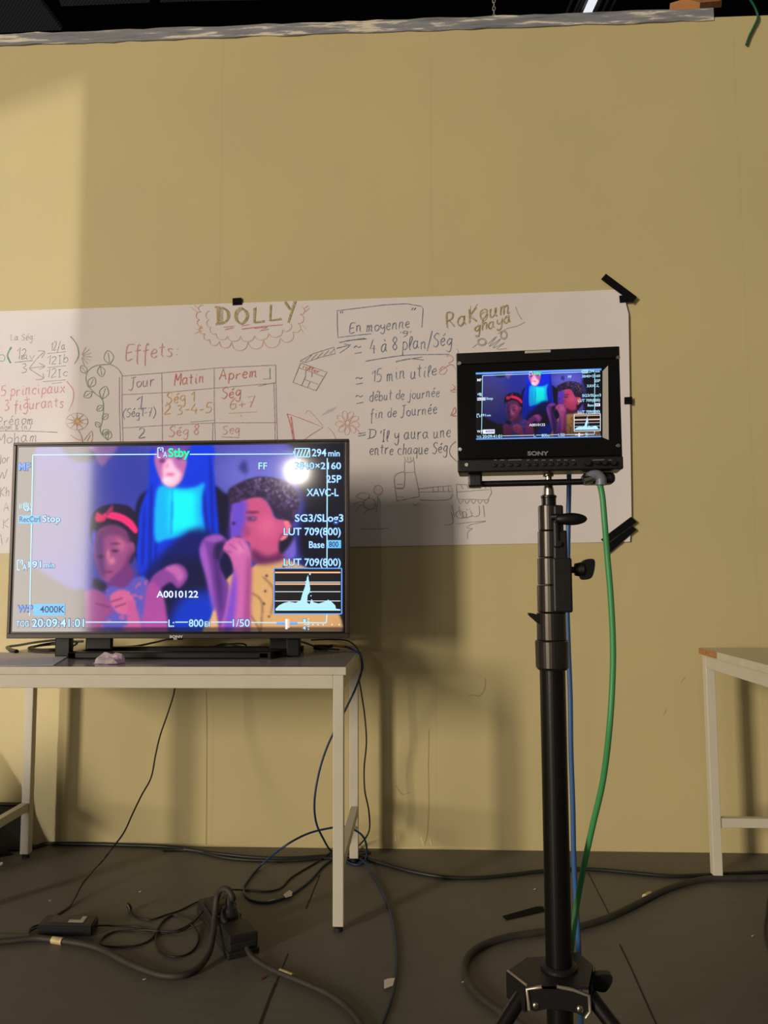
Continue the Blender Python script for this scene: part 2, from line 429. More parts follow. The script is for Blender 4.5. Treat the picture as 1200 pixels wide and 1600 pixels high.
# ceiling panels beyond the wall
def ceil_panel(pxs, label):
    mb = MB(); poly = [oz(x, y, 4.5) for x, y in pxs]
    mb.prism(poly, (0, 0, .03))
    return solo(mb, 'ceiling_panel', M['mesh_panel'], label, 'ceiling panel', 'dark panels hung above the wall')
ceil_panel([(-60, -30), (52, -30), (66, 5), (97, 47), (10, 51), (-60, 54)], 'dark grey perforated ceiling panel at the far left above the wall')
ceil_panel([(80, -30), (240, -30), (234, 4), (96, 10)], 'dark perforated ceiling panel second from the left above the wall')
ceil_panel([(252, -30), (420, -30), (412, 0), (300, 2), (250, 4)], 'dark perforated ceiling panel third from the left above the wall')
mb = MB()
mb.cyl(oz(915, 26, 4.55), oz(934, -16, 4.55), .026, n=16)
t = empty('fluorescent_tube', oz(925, 5, 4.55), 'glowing white tube light above the wall top', 'light')
mb.build('tube', M['tube_white'], t, t.location)
mb = MB()
d = (oz(934, -16, 4.55)-oz(915, 26, 4.55)).normalized(); a = oz(915, 26, 4.6)
sd = Vector((-d.y, d.x, 0))*.06
mb.prism([a-sd, a+sd, a+sd+d*.5, a-sd+d*.5], (0, 0, .03))
for i in range(-3, 4):
    q = sd*(i*.75); mb.prism([a-sd*.1+q, a+sd*.1+q, a+sd*.1+q+d*.5, a-sd*.1+q+d*.5], (0, 0, -.012))
mb.build('housing', mat('dark_ribbed_housing', (60, 60, 64), .5), t, t.location)

# thin chain above the wall
mb = MB()
for i in range(16):
    c = oy(772+i*.06, 30, .04)+Vector((0, 0, .012+i*.017)); pl = i % 2
    ring = [c+Vector((math.cos(q)*.0055*(1-pl), math.cos(q)*.0055*pl, math.sin(q)*.0105)) for q in [2*PI*j/12 for j in range(13)]]
    mb.tube(ring, .0022, n=6, sub=0)
solo(mb, 'hanging_chain', M['steel_link'], 'thin metal chain hanging down to the wall top', 'chain')

# wooden batten lying on the wall top
mb = MB()
sec = [oy(x, y, .03) for x, y in ((1047, 5), (1046, 17), (1067, 17.5), (1093, 15), (1094, 4), (1070, -2))]
for p in sec: p.z = max(p.z, WALL_TOP+.004)
mb.prism(sec, (.17, .20, .16))
solo(mb, 'wood_offcut', M['wood'], 'piece of raw orange timber lying on the wall top', 'timber')

mb = MB()
mb.tube([oy(1166, 70, -.012), oy(1171, 56, -.012), oy(1177, 44, -.012), oy(1184, 28, -.014), oy(1182, 18, -.012), oy(1178, 9, 0.0), oy(1170, -4, .03), oy(1164, -16, .06)], .0045, n=8)
solo(mb, 'green_wire', M['wire_green'], 'short dark green wire dangling over the wall top', 'wire')

# ================================================================== BANNER PAPER WITH DRAWINGS
# single-stroke letters: x to the right, x-height 10, capital height 17, descender -7; strokes split by |
G = {
'a': "7,8 4,10 1,7 1,3 3,0 6,2 7,8|7,10 7,3 9,0", 'b': "1,17 1,0|1,6 4,10 7,7 7,3 4,0 1,2", 'c': "7,8 4,10 1,7 1,3 4,0 7,1",
'd': "7,17 7,0|7,8 4,10 1,7 1,3 4,0 7,2", 'e': "1,5 6,6 6,9 4,10 1,7 1,3 4,0 7,2", 'f': "6,15 4,17 3,12 3,-4 4,-7|0,9 6,10",
'g': "7,8 4,10 1,7 1,4 4,2 7,6|7,10 7,-3 5,-7 1,-5", 'h': "1,17 1,0|1,6 4,10 6,8 6,0", 'i': "2,10 2,2 4,0|2,14 2.5,15", 'j': "4,10 4,-4 2,-7 -1,-5|4,14 4.5,15",
'k': "1,17 1,0|6,10 1,5 7,0", 'l': "1,4 4,14 3,17 1,14 1,3 3,0", 'm': "1,10 1,0|1,7 3,10 4,7 4,0|4,7 7,10 8,7 8,1 10,0", 'n': "1,10 1,0|1,7 4,10 6,8 6,2 8,0",
'o': "4,10 1,8 1,3 4,0 7,3 7,8 4,10", 'p': "1,10 1,-7|1,8 4,10 7,7 7,3 4,0 1,2", 'q': "7,8 4,10 1,7 1,3 4,1 7,6|7,10 7,-7", 'r': "1,10 1,0|1,6 3,9 6,10",
's': "6,9 3,10 1,8 5,4 5,1 3,0 0,1", 't': "3,16 3,2 5,0|0,11 6,11.5", 'u': "1,10 1,3 3,0 6,3 6,10|6,10 6,2 8,0", 'v': "0,10 3,0 7,10", 'w': "0,10 2,0 5,8 7,0 10,10", 'x': "0,10 7,0|7,10 0,0", 'y': "1,10 1,5 4,3 7,6|7,10 7,-3 4,-7 1,-4",
'A': "0,0 4,17 9,0|2,6 8,6", 'B': "1,0 1,17 6,15 6,11 1,9 7,7 7,2 1,0", 'D': "2,17 2,0|0,17 7,15 9,9 7,2 0,0", 'E': "8,17 1,16 1,0 8,1|1,8 6,9", 'F': "8,17 1,17 1,0|1,9 6,9", 'I': "3,17 3,0|1,16 5,17|1,0 5,0",
'J': "1,16 8,17|5,16 5,2 3,-3 0,-1", 'K': "1,17 1,0|8,17 1,8 8,0", 'L': "1,17 1,0 8,1", 'M': "1,0 1,17 5,7 9,17 10,0", 'N': "1,0 1,17 8,0 8,17", 'O': "5,17 1,12 1,5 5,0 9,5 9,12 5,17", 'P': "1,0 1,17 6,16 7,12 5,9 1,8",
'R': "1,0 1,17 6,16 7,12 5,9 1,8|3,8 8,0", 'S': "8,15 5,17 1,14 2,11 7,7 7,3 4,0 0,2", 'T': "0,17 9,17|4,17 4,0", 'V': "0,17 4,0 8,17", 'W': "0,17 3,0 6,12 9,0 12,17", 'Y': "0,17 5,9|10,17 3,-4",
'0': "4,17 1,12 1,5 4,0 7,5 7,12 4,17", '1': "1,12 5,17 5,0", '2': "1,14 4,17 7,14 6,9 1,0 8,1", '3': "1,16 5,17 6,13 3,9 7,6 6,1 1,0", '4': "4,17 0,6 8,6|6,10 6,0", '5': "7,17 2,17 1,10 5,10 7,6 5,1 0,1",
'6': "6,17 2,11 1,4 4,0 7,3 6,8 2,7", '7': "0,16 8,17 3,0|2,8 7,9", '8': "4,9 1,13 4,17 7,13 4,9 1,4 4,0 7,4 4,9", '9': "7,14 4,17 1,14 2,10 6,11 7,15 6,5 2,0", '(': "5,19 1,12 1,4 5,-4", ')': "1,19 5,12 5,4 1,-4", '/': "0,-4 7,20", ':': "2,9 2.5,8|2,2 2.5,1",
'-': "1,6 6,6.5", '+': "1,6 8,7|4.5,11 4.5,2", '=': "0,5 9,6|0,9 9,10", "'": "2,17 1,13", '"': "1,18 0,13|4,18 3,13", '.': "1,0 1.5,1", '|': "2,18 2,-2", '~': "0,8 3,11 6,8 9,11", '&': "7,0 1,12 4,16 6,12 1,4 3,0 8,5", '?': "1,13 4,17 7,13 4,8 4,4",
'!': "2,17 2,5|2,1 2,0", '_': "0,0 8,0"}
WID = {c: max(float(p.split(',')[0]) for st in g.split('|') for p in st.split()) for c, g in G.items()}
AC = {'é': ('e', "4,13 7,16"), 'à': ('a', "3,16 5,13"), 'É': ('E', "3,19 6,22")}

PAPER_PX = [(-70, 489), (0, 487), (980, 453), (986, 846), (550, 855), (-70, 867)]
def lift(X, Z):
    # the sheet stands off the wall: a little wavy, more along the right edge
    e = max(0., (X-.62)/.2)
    return .003+.0022*(1+math.sin(X*5.1+Z*2.3))*.5+.009*e*e
def pw(px, py, extra=0.):
    p = oy(px, py, 0.); return Vector((p.x, -lift(p.x, p.z)-extra, p.z))

pb = MB(); INKS = list(INK); MI = {k: i+1 for i, k in enumerate(INKS)}
NX, NZ = 90, 10
def edge_top(x): return 487-(34/980)*x
def edge_bot(x): return 864.5-(18/985)*x
xr = lambda t: 980+6*t
vs = []
for j in range(NZ+1):
    for i in range(NX+1):
        t = j/NZ; x = -300+(xr(t)+300)*i/NX
        if i == NX:  # worn right-hand corners
            if j == 0: x -= 9
            if j == NZ: x -= 3
        vs.append(pw(x, edge_top(x)*(1-t)+edge_bot(x)*t))
fs = [[j*(NX+1)+i, j*(NX+1)+i+1, (j+1)*(NX+1)+i+1, (j+1)*(NX+1)+i] for j in range(NZ) for i in range(NX)]
pb.add(vs, fs, 0, True)
_k = [0]
def stroke(pts, col='grey', wd=1.6, smooth=True, closed=False):
    if smooth and len(pts) > 2: pts = [(p.x, p.y) for p in catmull([(x, y, 0) for x, y in pts], 5, closed)]
    if closed: pts = pts+[pts[0]]
    # fine enough to follow the sheet
    q = [pts[0]]
    for a, b in zip(pts, pts[1:]):
        n = max(1, int(math.hypot(b[0]-a[0], b[1]-a[1])/14))
        q += [(a[0]+(b[0]-a[0])*i/n, a[1]+(b[1]-a[1])*i/n) for i in range(1, n+1)]
    _k[0] = (_k[0]+1) % 40
    pb.ribbon([pw(x, y, .0009+_k[0]*.00001) for x, y in q], wd*.0021, (0, -1, 0), MI[col])
def write(s, x0, y0, x1, y1, h, col, wd=1.5, slant=.12):
    # h = height of a capital in pixels
    u = h/17.; tot = sum((WID[AC[c][0]] if c in AC else WID[c])+2.6 if c != ' ' else 6 for c in s)
    L = x1-x0; ku = L/tot; cx = 0.
    for c in s:
        if c == ' ': cx += 6; continue
        g, ac = (G[AC[c][0]], AC[c][1]) if c in AC else (G[c], None)
        jy = random.uniform(-1.1, 1.1); jr = random.uniform(-.06, .06); js = random.uniform(.9, 1.1)
        for st in (g+('|'+ac if ac else '')).split('|'):
            pts = []
            for p in st.split():
                a, b = map(float, p.split(','))
                a += b*jr; b *= js
                X = x0+(cx+a+b*slant*u/ku*.6+random.uniform(-.35, .35))*ku
                Yb = y0+(y1-y0)*(X-x0)/L if L else y0
                pts.append((X, Yb-(b+jy)*u))
            stroke(pts, col, wd, len(pts) > 3)
        cx += WID[AC[c][0] if c in AC else c]+2.6

# left column
write('La Ség:', 17, 533, 56, 531, 10, 'grey', 1.1)
stroke([(0, 556), (6, 555), (9, 560), (6, 565), (0, 564)], 'teal', 1.6)
stroke([(19, 543), (13, 556), (18, 568)], 'teal', 3.4)
write('12', 26, 562, 44, 561, 17, 'green', 1.5)
write('mv', 34, 563, 58, 561, 11, 'grey', 1.1)
stroke([(24, 567), (52, 564)], 'teal', 1.6); write('3', 34, 583, 45, 582, 15, 'grey', 1.5)
for q in ([(47, 576), (58, 562), (70, 550)], [(47, 576), (70, 573)], [(47, 577), (58, 584), (69, 591)]): stroke(q, 'grey', 1.3)
stroke([(60, 549), (71, 550), (66, 560)], 'grey', 1.3); stroke([(62, 568), (71, 573), (62, 578)], 'grey', 1.3); stroke([(68, 584), (69, 592), (57, 594)], 'grey', 1.3)
write('12/a', 79, 549, 104, 547, 14, 'grey', 1.3); stroke([(75, 553), (104, 550)], 'grey', 1.1)
write('12Ib', 73, 570, 109, 567, 13, 'green', 1.3); stroke([(75, 575), (104, 572)], 'grey', 1.1)
write('12Ic', 72, 591, 109, 588, 13, 'green', 1.3); stroke([(68, 597), (103, 594)], 'grey', 1.2); stroke([(82, 600), (98, 598)], 'grey', 1)
stroke([(111, 526), (119, 536), (123, 547), (123, 558), (117, 569)], 'green', 2.2)
for a in range(7):
    q = math.radians(-62+a*22); stroke([(127+3*math.cos(q), 557+3*math.sin(q)), (127+17*math.cos(q), 557+16*math.sin(q))], 'green' if a % 2 else 'gold', 1)
write('5 principaux', 3, 620, 104, 613, 17, 'pink', 1.9); stroke([(39, 626), (48, 624)], 'pink', 1.5); stroke([(43, 620), (44, 631)], 'pink', 1.5)
write('3 figurants', 8, 643, 102, 636, 16, 'pink', 1.9); stroke([(105, 596), (115, 610), (115, 626), (108, 643)], 'pink', 1.6)
stroke([(-2, 600), (-8, 620), (-2, 640)], 'pink', 1.6)
write('Prénom', -2, 666, 55, 662, 14, 'grey', 1.5); write('nom & (n)', 2, 672, 50, 671, 8, 'grey', 1.2); stroke([(-10, 674), (40, 674), (91, 676)], 'grey', 1.4)
write('Moham', -4, 695, 62, 690, 16, 'grey', 1.5); write('Nor', -4, 726, 18, 723, 15, 'grey', 1.4); write('W', -4, 749, 15, 747, 15, 'grey', 1.4); write('Kh', 1, 777, 17, 775, 16, 'grey', 1.4)
write('A', 7, 799, 17, 798, 14, 'grey', 1.3); write('K', 5, 827, 17, 825, 15, 'grey', 1.3); stroke([(2, 835), (5, 852)], 'grey', 1.2); stroke([(11, 848), (14, 840)], 'grey', 1.2)
# daisy
for a in range(10):
    q = 2*PI*a/10; c, s_ = math.cos(q), math.sin(q)
    stroke([(121+4*c, 659+3.5*s_), (121+15*c-5*s_, 659+12*s_+4*c), (121+17*c, 659+13*s_), (121+15*c+5*s_, 659+12*s_-4*c), (121+4*c, 659+3.5*s_)], 'peach' if a % 2 else 'grey', 1)
for r in (1, 2.4, 3.8): stroke([(121+r*math.cos(q), 659+r*math.sin(q)) for q in [2*PI*i/8 for i in range(8)]], 'orange', 2.2, True, True)
stroke([(123, 672), (128, 682), (130, 692)], 'red', 1.3); stroke([(111, 680), (120, 686), (128, 688)], 'red', 1.2); stroke([(132, 688), (144, 674), (144, 690), (134, 692)], 'red', 1.3); stroke([(137, 690), (142, 680)], 'green', 1.3)
# vine with leaves
stroke([(192, 588), (186, 578), (176, 571), (165, 570), (150, 572), (140, 578), (135, 588), (137, 602), (142, 608)], 'green', 1.5)
stroke([(142, 608), (150, 616), (158, 622), (162, 630), (162, 645), (160, 660), (157, 672), (162, 682), (170, 688)], 'green', 1.5)
def leaf(x, y, dx, dy):
    nx, ny = -dy*.35, dx*.35
    stroke([(x, y), (x+dx*.5+nx, y+dy*.5+ny), (x+dx, y+dy), (x+dx*.5-nx, y+dy*.5-ny), (x, y)], 'green', 1.3); stroke([(x, y), (x+dx*.85, y+dy*.85)], 'green', 1)
for q in ((172, 570, -3, -22), (157, 572, 3, 17), (136, 584, -9, -12), (140, 606, 8, -16), (145, 612, -13, 9), (160, 624, 6, -20), (162, 634, -10, 8), (160, 656, 9, -9), (157, 668, -7, -8), (160, 680, 10, -8), (168, 688, 4, -14)): leaf(*q)
# the schedule grid
write('Effets:', 196, 563, 280, 556, 23, 'pink', 1.9)
for q in ([(191, 588), (253, 583), (345, 575), (431, 571)], [(192, 617), (253, 614), (335, 607), (432, 599)], [(193, 669), (253, 665), (335, 661), (433, 661)], [(191, 588), (191, 640), (193, 700)],
          [(187, 590), (187, 640), (189, 700)], [(253, 583), (254, 640), (254, 700)], [(335, 577), (335, 640), (337, 700)], [(431, 571), (432, 630), (434, 700)], [(428, 600), (430, 660), (430, 700)], [(333, 662), (332, 700)]): stroke(q, 'purple', 1.3, False)
stroke([(298, 660), (334, 657)], 'teal', 1.1); stroke([(404, 604), (431, 598)], 'green', 1)
write('Jour', 202, 607, 243, 602, 17, 'purple', 1.6); write('Matin', 272, 602, 321, 598, 18, 'red', 1.8); write('Aprem', 343, 594, 404, 590, 16, 'red', 1.8); stroke([(422, 576), (422, 592)], 'green', 1.4); stroke([(411, 593), (424, 592)], 'teal', 1)
write('1', 211, 638, 226, 637, 19, 'blue', 1.7); stroke([(216, 639), (229, 638)], 'blue', 1.5); write('(Ség1-7)', 192, 653, 245, 650, 13, 'blue', 1.2)
write('Ség 1', 260, 631, 306, 628, 17, 'orange', 1.9); write('2 3-4-5', 256, 648, 333, 645, 15, 'orange', 1.9)
write('Ség', 346, 623, 378, 620, 17, 'red', 1.8); write('6+7', 358, 641, 402, 637, 17, 'peach', 1.9); stroke([(358, 646), (401, 644)], 'orange', 1); stroke([(376, 648), (378, 652)], 'orange', 1)
write('2', 216, 685, 231, 684, 15, 'blue', 1.5); write('Ség 8', 264, 683, 313, 680, 16, 'pink', 1.6); write('Seq', 348, 679, 376, 677, 14, 'pink', 1.5); stroke([(347, 683), (374, 684)], 'purple', 1.3)
# DOLLY in its cloud
for s_, x0, x1, yb in (('D', 337, 363, 507), ('O', 368, 391, 506), ('L', 395, 419, 505), ('L', 420, 446, 502), ('Y', 446, 466, 500)):
    write(s_, x0, yb, x1, yb-1, 25, 'gold', 4.2, 0); write(s_, x0+1.2, yb+.6, x1+1.2, yb-.4, 25.5, 'brown', 1.2, 0)
for i in range(9): stroke([(342, 485+i*2.4), (349, 483.5+i*2.4)], 'gold', 1.5)
def scallop(p, q, b):
    mx, my = (p[0]+q[0])/2, (p[1]+q[1])/2; dx, dy = q[0]-p[0], q[1]-p[1]
    stroke([p, (p[0]+dx*.15-dy*b, p[1]+dy*.15+dx*b), (mx-dy*b*1.35, my+dx*b*1.35), (p[0]+dx*.85-dy*b, p[1]+dy*.85+dx*b), q], 'peach', 1.4)
ch = [(318, 478), (314, 488), (312, 500), (316, 510), (321, 522), (328, 531), (343, 534), (362, 535), (388, 535), (412, 532), (438, 529), (458, 519), (466, 506), (469, 492), (471, 480)]
for p, q in zip(ch, ch[1:]): scallop(p, q, .38)
ch2 = [(328, 487), (327, 500), (330, 512), (338, 522), (356, 526), (376, 526), (398, 525), (420, 521), (442, 516), (455, 507)]
for p, q in zip(ch2, ch2[1:]): scallop(p, q, .3)
stroke([(350, 512), (368, 510), (352, 516), (366, 513)], 'red', 1.6, False); stroke([(378, 515), (410, 511), (442, 508)], 'red', 1.7); stroke([(398, 514), (418, 512), (406, 518), (420, 515)], 'red', 1.4, False); stroke([(378, 510), (390, 508)], 'red', 1.2)
for q in ([(298, 480), (308, 488)], [(304, 477), (311, 484)], [(304, 522), (316, 517)], [(308, 516), (317, 513)], [(474, 484), (482, 478)], [(474, 490), (484, 482)], [(472, 508), (478, 514)], [(470, 514), (474, 521)]): stroke(q, 'peach', 1.2)
# clapperboard
stroke([(470, 568), (511, 582), (494, 611), (458, 598), (470, 568)], 'grey', 1.5, False); stroke([(467, 575), (508, 590)], 'grey', 1.2); write('roller', 473, 576, 500, 585, 7, 'red', 1.3)
stroke([(478, 579), (477, 590), (471, 603)], 'grey', 1.2); stroke([(488, 583), (487, 590)], 'grey', 1.2); stroke([(475, 593), (497, 601)], 'grey', 1.2); stroke([(485, 596), (481, 606)], 'grey', 1.2)
stroke([(469, 565), (490, 553), (522, 543), (524, 553), (500, 559), (478, 567), (469, 565)], 'grey', 1.4, False)
for i in range(5): stroke([(477+i*9.5, 565.5-i*3), (487+i*9, 556-i*2.6)], 'grey', 1.3)
# pinned drawings beside the screen
stroke([(449, 647), (470, 654), (505, 668), (486, 680), (470, 692)], 'red', 1.4, False); stroke([(449, 647), (455, 668), (459, 694)], 'red', 1.9); stroke([(455, 651), (460, 690)], 'red', 2.4)
stroke([(478, 646), (484, 643), (505, 666)], 'peach', 1.1); stroke([(512, 668), (520, 676), (525, 686)], 'pink', 1)
for a in range(9):
    q = 2*PI*a/9+.2; c, s_ = math.cos(q), math.sin(q)
    stroke([(543+4*c, 661+4*s_), (543+15*c-4*s_, 661+15*s_+4*c), (543+19*c, 661+19*s_), (543+13*c+4*s_, 661+13*s_-4*c), (543+4*c, 661+4*s_)], 'peach', 1)
stroke([(543+3.6*math.cos(q), 661+3.6*math.sin(q)) for q in [2*PI*i/8 for i in range(8)]], 'pink', 1.2, True, True); stroke([(546, 665), (556, 670), (564, 679)], 'pink', 1.3)
for i in range(4): stroke([(503+i*5, 650-i*2), (514+i*4, 640-i*1.5)], 'lilac', 1)
# averages list
stroke([(580, 522), (552, 525), (528, 528), (527, 506), (527, 486), (560, 482), (600, 477), (635, 475), (658, 479), (661, 483), (659, 512)], 'blue', 1.4, False)
write('"', 534, 500, 541, 500, 14, 'navy', 1.4, -.3); write('"', 641, 494, 650, 494, 14, 'navy', 1.4, .3)
write('En moyenne', 546, 520, 642, 513, 16, 'blue', 1.5); write("'9'", 623, 528, 645, 526, 9, 'navy', 1.1)
stroke([(530, 536), (550, 532), (573, 530)], 'blue', 1.7); stroke([(540, 533), (570, 529)], 'blue', 1.3); stroke([(526, 545), (548, 539)], 'blue', 1.5); stroke([(531, 552), (546, 541), (538, 538)], 'blue', 1.2)
def approx(x, y): write('~', x, y-1, x+14, y-1, 14, 'navy', 1.4, 0); stroke([(x+1, y+2), (x+12, y)], 'navy', 1.3)
approx(553, 551); write('4 à 8 plan/Ség', 578, 552, 707, 540, 20, 'blue', 1.5)
stroke([(571, 565), (600, 560), (640, 555), (702, 554)], 'blue', 1.5); stroke([(618, 566), (640, 561), (662, 563)], 'blue', 1.4); stroke([(619, 565), (660, 558)], 'blue', 1.1)
approx(555, 599); write('15 min utile', 580, 598, 684, 587, 19, 'blue', 1.5)
approx(556, 629); write('début de journée', 577, 628, 688, 620, 15, 'blue', 1.3)
write('fin de Journée', 578, 655, 684, 647, 16, 'blue', 1.4)
write('=D', 559, 687, 590, 684, 15, 'navy', 1.4); write("'Il y aura une", 592, 691, 706, 682, 19, 'navy', 1.4)
write('entre chaque Ség', 577, 711, 700, 708, 17, 'navy', 1.4); stroke([(712, 690), (704, 698), (703, 710), (714, 722)], 'navy', 1.3)
# red scribbles at the monitor's edge
stroke([(713, 545), (716, 550), (712, 556)], 'pink', 1); stroke([(697, 557), (705, 556), (708, 563), (701, 568), (709, 571)], 'pink', 1.2); stroke([(686, 579), (692, 573), (698, 578), (693, 585), (686, 582), (704, 570), (712, 578)], 'pink', 1.4)
stroke([(706, 601), (711, 606), (704, 612), (712, 613)], 'red', 1.3); stroke([(703, 610), (713, 609)], 'red', 1.2); stroke([(704, 650), (710, 637), (712, 644), (706, 650), (713, 650)], 'red', 1.6)
# gold signature
write('RaKoum', 697, 514, 800, 489, 24, 'gold', 2.6, .05); write('RaKoum', 698, 514.6, 801, 489.6, 24.5, 'brown', .9, .05)
write('ghaya', 741, 521, 800, 503, 17, 'gold', 2.4, .05); write('ghaya', 741.6, 521.4, 800.6, 503.4, 17.5, 'brown', .8, .05)
stroke([(805, 480), (810, 492), (815, 500)], 'gold', 1.2); stroke([(820, 504), (808, 510), (792, 514), (778, 522)], 'grey', 1)
for c in ((753, 535, 7, 6), (787, 524, 5.5, 7)):
    for kx in (1, .72): stroke([(c[0]+c[2]*kx*math.cos(2*PI*i/10), c[1]+c[3]*kx*math.sin(2*PI*i/10)) for i in range(10)], 'brown', 1, True, True)
stroke([(762, 538), (776, 526), (764, 542), (782, 530), (770, 544), (788, 536), (776, 546), (792, 545)], 'grey', 1); stroke([(747, 537), (738, 544)], 'grey', 1)
# train drawing and insect
stroke([(616, 752), (617, 744), (624, 739), (632, 739), (632, 755), (630, 762), (618, 763)], 'grey', 1.3); stroke([(632, 739), (648, 738), (654, 765), (655, 776), (620, 783), (616, 752)], 'grey', 1.3, False)
stroke([(632, 739), (632, 722), (647, 721), (648, 738)], 'grey', 1.2, False); stroke([(634, 720), (640, 723), (646, 718)], 'grey', 1)
for i in range(4): stroke([(632+i*4.5, 714), (633+i*4.5, 720)], 'grey', 1)
stroke([(655, 764), (680, 761), (704, 759), (707, 768), (656, 769)], 'grey', 1.2, False); stroke([(656, 781), (680, 782), (702, 780), (707, 772)], 'grey', 1.5)
for x in (676, 684, 692, 700): stroke([(x, 761), (x+1, 768)], 'grey', 1)
stroke([(713, 757), (714, 780), (762, 781), (768, 770), (765, 758), (713, 757)], 'grey', 1.2, False); stroke([(714, 769), (764, 765)], 'grey', 1)
for i in range(5): stroke([(720+i*9, 758), (723+i*9, 764)], 'grey', 1); stroke([(716+i*10, 781), (719+i*10, 787), (724+i*10, 781)], 'grey', 1)
stroke([(620, 757), (630, 757)], 'grey', 1); stroke([(620, 764), (631, 764)], 'grey', 1); stroke([(620, 776), (631, 777)], 'grey', 1); stroke([(646, 787), (650, 790), (654, 786)], 'grey', 1)
stroke([(584, 765), (588, 759), (595, 760), (598, 767), (593, 773), (586, 771), (584, 765)], 'pink', 1.8); stroke([(588, 764), (589, 765)], 'pink', 1.4); stroke([(593, 764), (594, 765)], 'pink', 1.4)
stroke([(572, 780), (582, 779), (587, 788), (581, 796), (571, 793), (568, 786), (572, 780)], 'grey', 1.1); stroke([(556, 776), (566, 770), (578, 774), (570, 781), (556, 776)], 'grey', 1)
for q in ([(552, 788), (562, 784), (569, 786)], [(556, 800), (563, 790), (569, 790)], [(570, 802), (575, 796)], [(590, 775), (590, 786), (588, 800)], [(590, 776), (594, 786)], [(563, 826), (590, 827), (607, 825)]): stroke(q, 'grey', 1)
# Arabic word, right to left, with its underline
stroke([(755, 790), (757, 808)], 'grey', 1.3); stroke([(748, 790), (749, 803), (744, 807), (738, 806), (735, 798)], 'grey', 1.3); stroke([(738, 806), (728, 809), (722, 806), (722, 801), (727, 800), (728, 808), (716, 810)], 'grey', 1.3)
stroke([(716, 810), (712, 803), (718, 798), (724, 803), (722, 810)], 'grey', 1.2); stroke([(717, 791), (719, 806)], 'grey', 1.2); stroke([(729, 796), (730, 797)], 'grey', 1.4); stroke([(733, 795), (734, 796)], 'grey', 1.4); stroke([(738, 801), (739, 802)], 'grey', 1.4)
stroke([(706, 790), (710, 808)], 'grey', 1.3); stroke([(705, 800), (708, 815), (703, 820), (694, 820)], 'grey', 1.3)
stroke([(712, 819), (735, 816), (759, 814)], 'grey', 1.1); stroke([(758, 815), (735, 820), (730, 825), (738, 826), (731, 831), (730, 842)], 'grey', 1)
banner = pb.build('paper_banner', [M['paper']]+[INK[k] for k in INKS], fix=False)
tag(banner, 'long white paper banner of coloured handwriting and doodles taped to the wall', 'banner')

# ------------------------------------------------------------------ black tape holding the banner
def tape_piece(pxs, label, off=.006):
    mb = MB(); mb.prism([oy(x, y, 0)+Vector((0, -(lift(oy(x, y, 0).x, 1.6)+off*.35) if True else 0, 0)) for x, y in pxs], (0, -.0012, 0))
    return solo(mb, 'tape_strip', M['tape'], label, 'tape', 'black tape pieces holding the banner')
tape_piece([(364, 467), (378, 466), (379, 477), (364, 478)], 'small black tape square on the banner top above the cloud lettering')
tape_piece([(945.5, 429.5), (993, 467), (986, 476), (938, 438)], 'long slanting black tape strip on the banner upper right corner', .009)
tape_piece([(966, 464), (980, 463), (983, 474), (967, 475)], 'short black tape stub under the slanting strip at the banner upper corner', .005)
tape_piece([(974, 622), (986, 621.5), (986, 633), (974, 633)], 'small black tape square on the banner right edge beside the field monitor')
tape_piece([(938, 843), (984, 808), (993, 816), (945, 851)], 'upper of two slanting black tape strips at the banner lower right corner', .009)
tape_piece([(944, 853), (986, 822), (992, 828), (949, 866)], 'lower of two slanting black tape strips at the banner lower right corner', .009)

# ================================================================== TABLES
TW, TD, TH = 1.24, .575, .75
def make_table():
    root = empty('work_table', (0, 0, 0), 'x', 'table')
    def box(name, lo, hi, m, bev=.0015, parent=root):
        mb = MB(); mb.box(lo, hi, bev); return mb.build(name, m, parent)
    hx, hy = TW/2, TD/2
    mb = MB(); mb.box((-hx, -hy, TH-.022), (hx, hy, TH), .0015)
    top = mb.build('tabletop', [M['table_top']], root)
    mb = MB()
    for lo, hi in (((-hx-.0012, -hy-.0012, TH-.0225), (hx+.0012, -hy, TH-.0004)), ((-hx-.0012, hy, TH-.0225), (hx+.0012, hy+.0012, TH-.0004)),
                   ((-hx-.0012, -hy, TH-.0225), (-hx, hy, TH-.0004)), ((hx, -hy, TH-.0225), (hx+.0012, hy, TH-.0004))): mb.box(lo, hi)
    mb.build('edge_band', M['table_edge'], top)
    a, t = .006, .031
    z1 = TH-.0235; z0 = z1-.04
    fr = MB()
    fr.box((-hx+a+t, -hy+a, z0), (hx-a-t, -hy+a+t, z1), .0015); fr.box((-hx+a+t, hy-a-t, z0), (hx-a-t, hy-a, z1), .0015)
    fr.box((-hx+a, -hy+a+t, z0), (-hx+a+t, hy-a-t, z1), .0015); fr.box((hx-a-t, -hy+a+t, z0), (hx-a, hy-a-t, z1), .0015)
    fr.build('apron', M['table_white'], root)
    for sx in (-1, 1):
        for sy in (-1, 1):
            x0 = sx*(hx-a); y0 = sy*(hy-a)
            lg = box('leg', (min(x0, x0-sx*t), min(y0, y0-sy*t), .016), (max(x0, x0-sx*t), max(y0, y0-sy*t), z1), M['table_white'], .002)
            mb = MB(); cx, cy = x0-sx*t/2, y0-sy*t/2
            mb.cyl((cx, cy, 0), (cx, cy, .010), .013, .012, 14); mb.cyl((cx, cy, .010), (cx, cy, .017), .006, n=10)
            mb.build('foot', M['rubber'], lg)
        xa = sx*(hx-a)
        box('stretcher', (min(xa, xa-sx*.026), -hy+a+t, .168), (max(xa, xa-sx*.026), hy-a-t, .198), M['table_white'], .0015)
    return root
def copy_tree(o, parent=None):
    c = o.copy(); COL.objects.link(c); c.parent = parent
    for ch in list(o.children): copy_tree(ch, c)
    return c
TX, TY = -.838, -.4025
table1 = make_table(); table1.location = (TX, TY, 0)
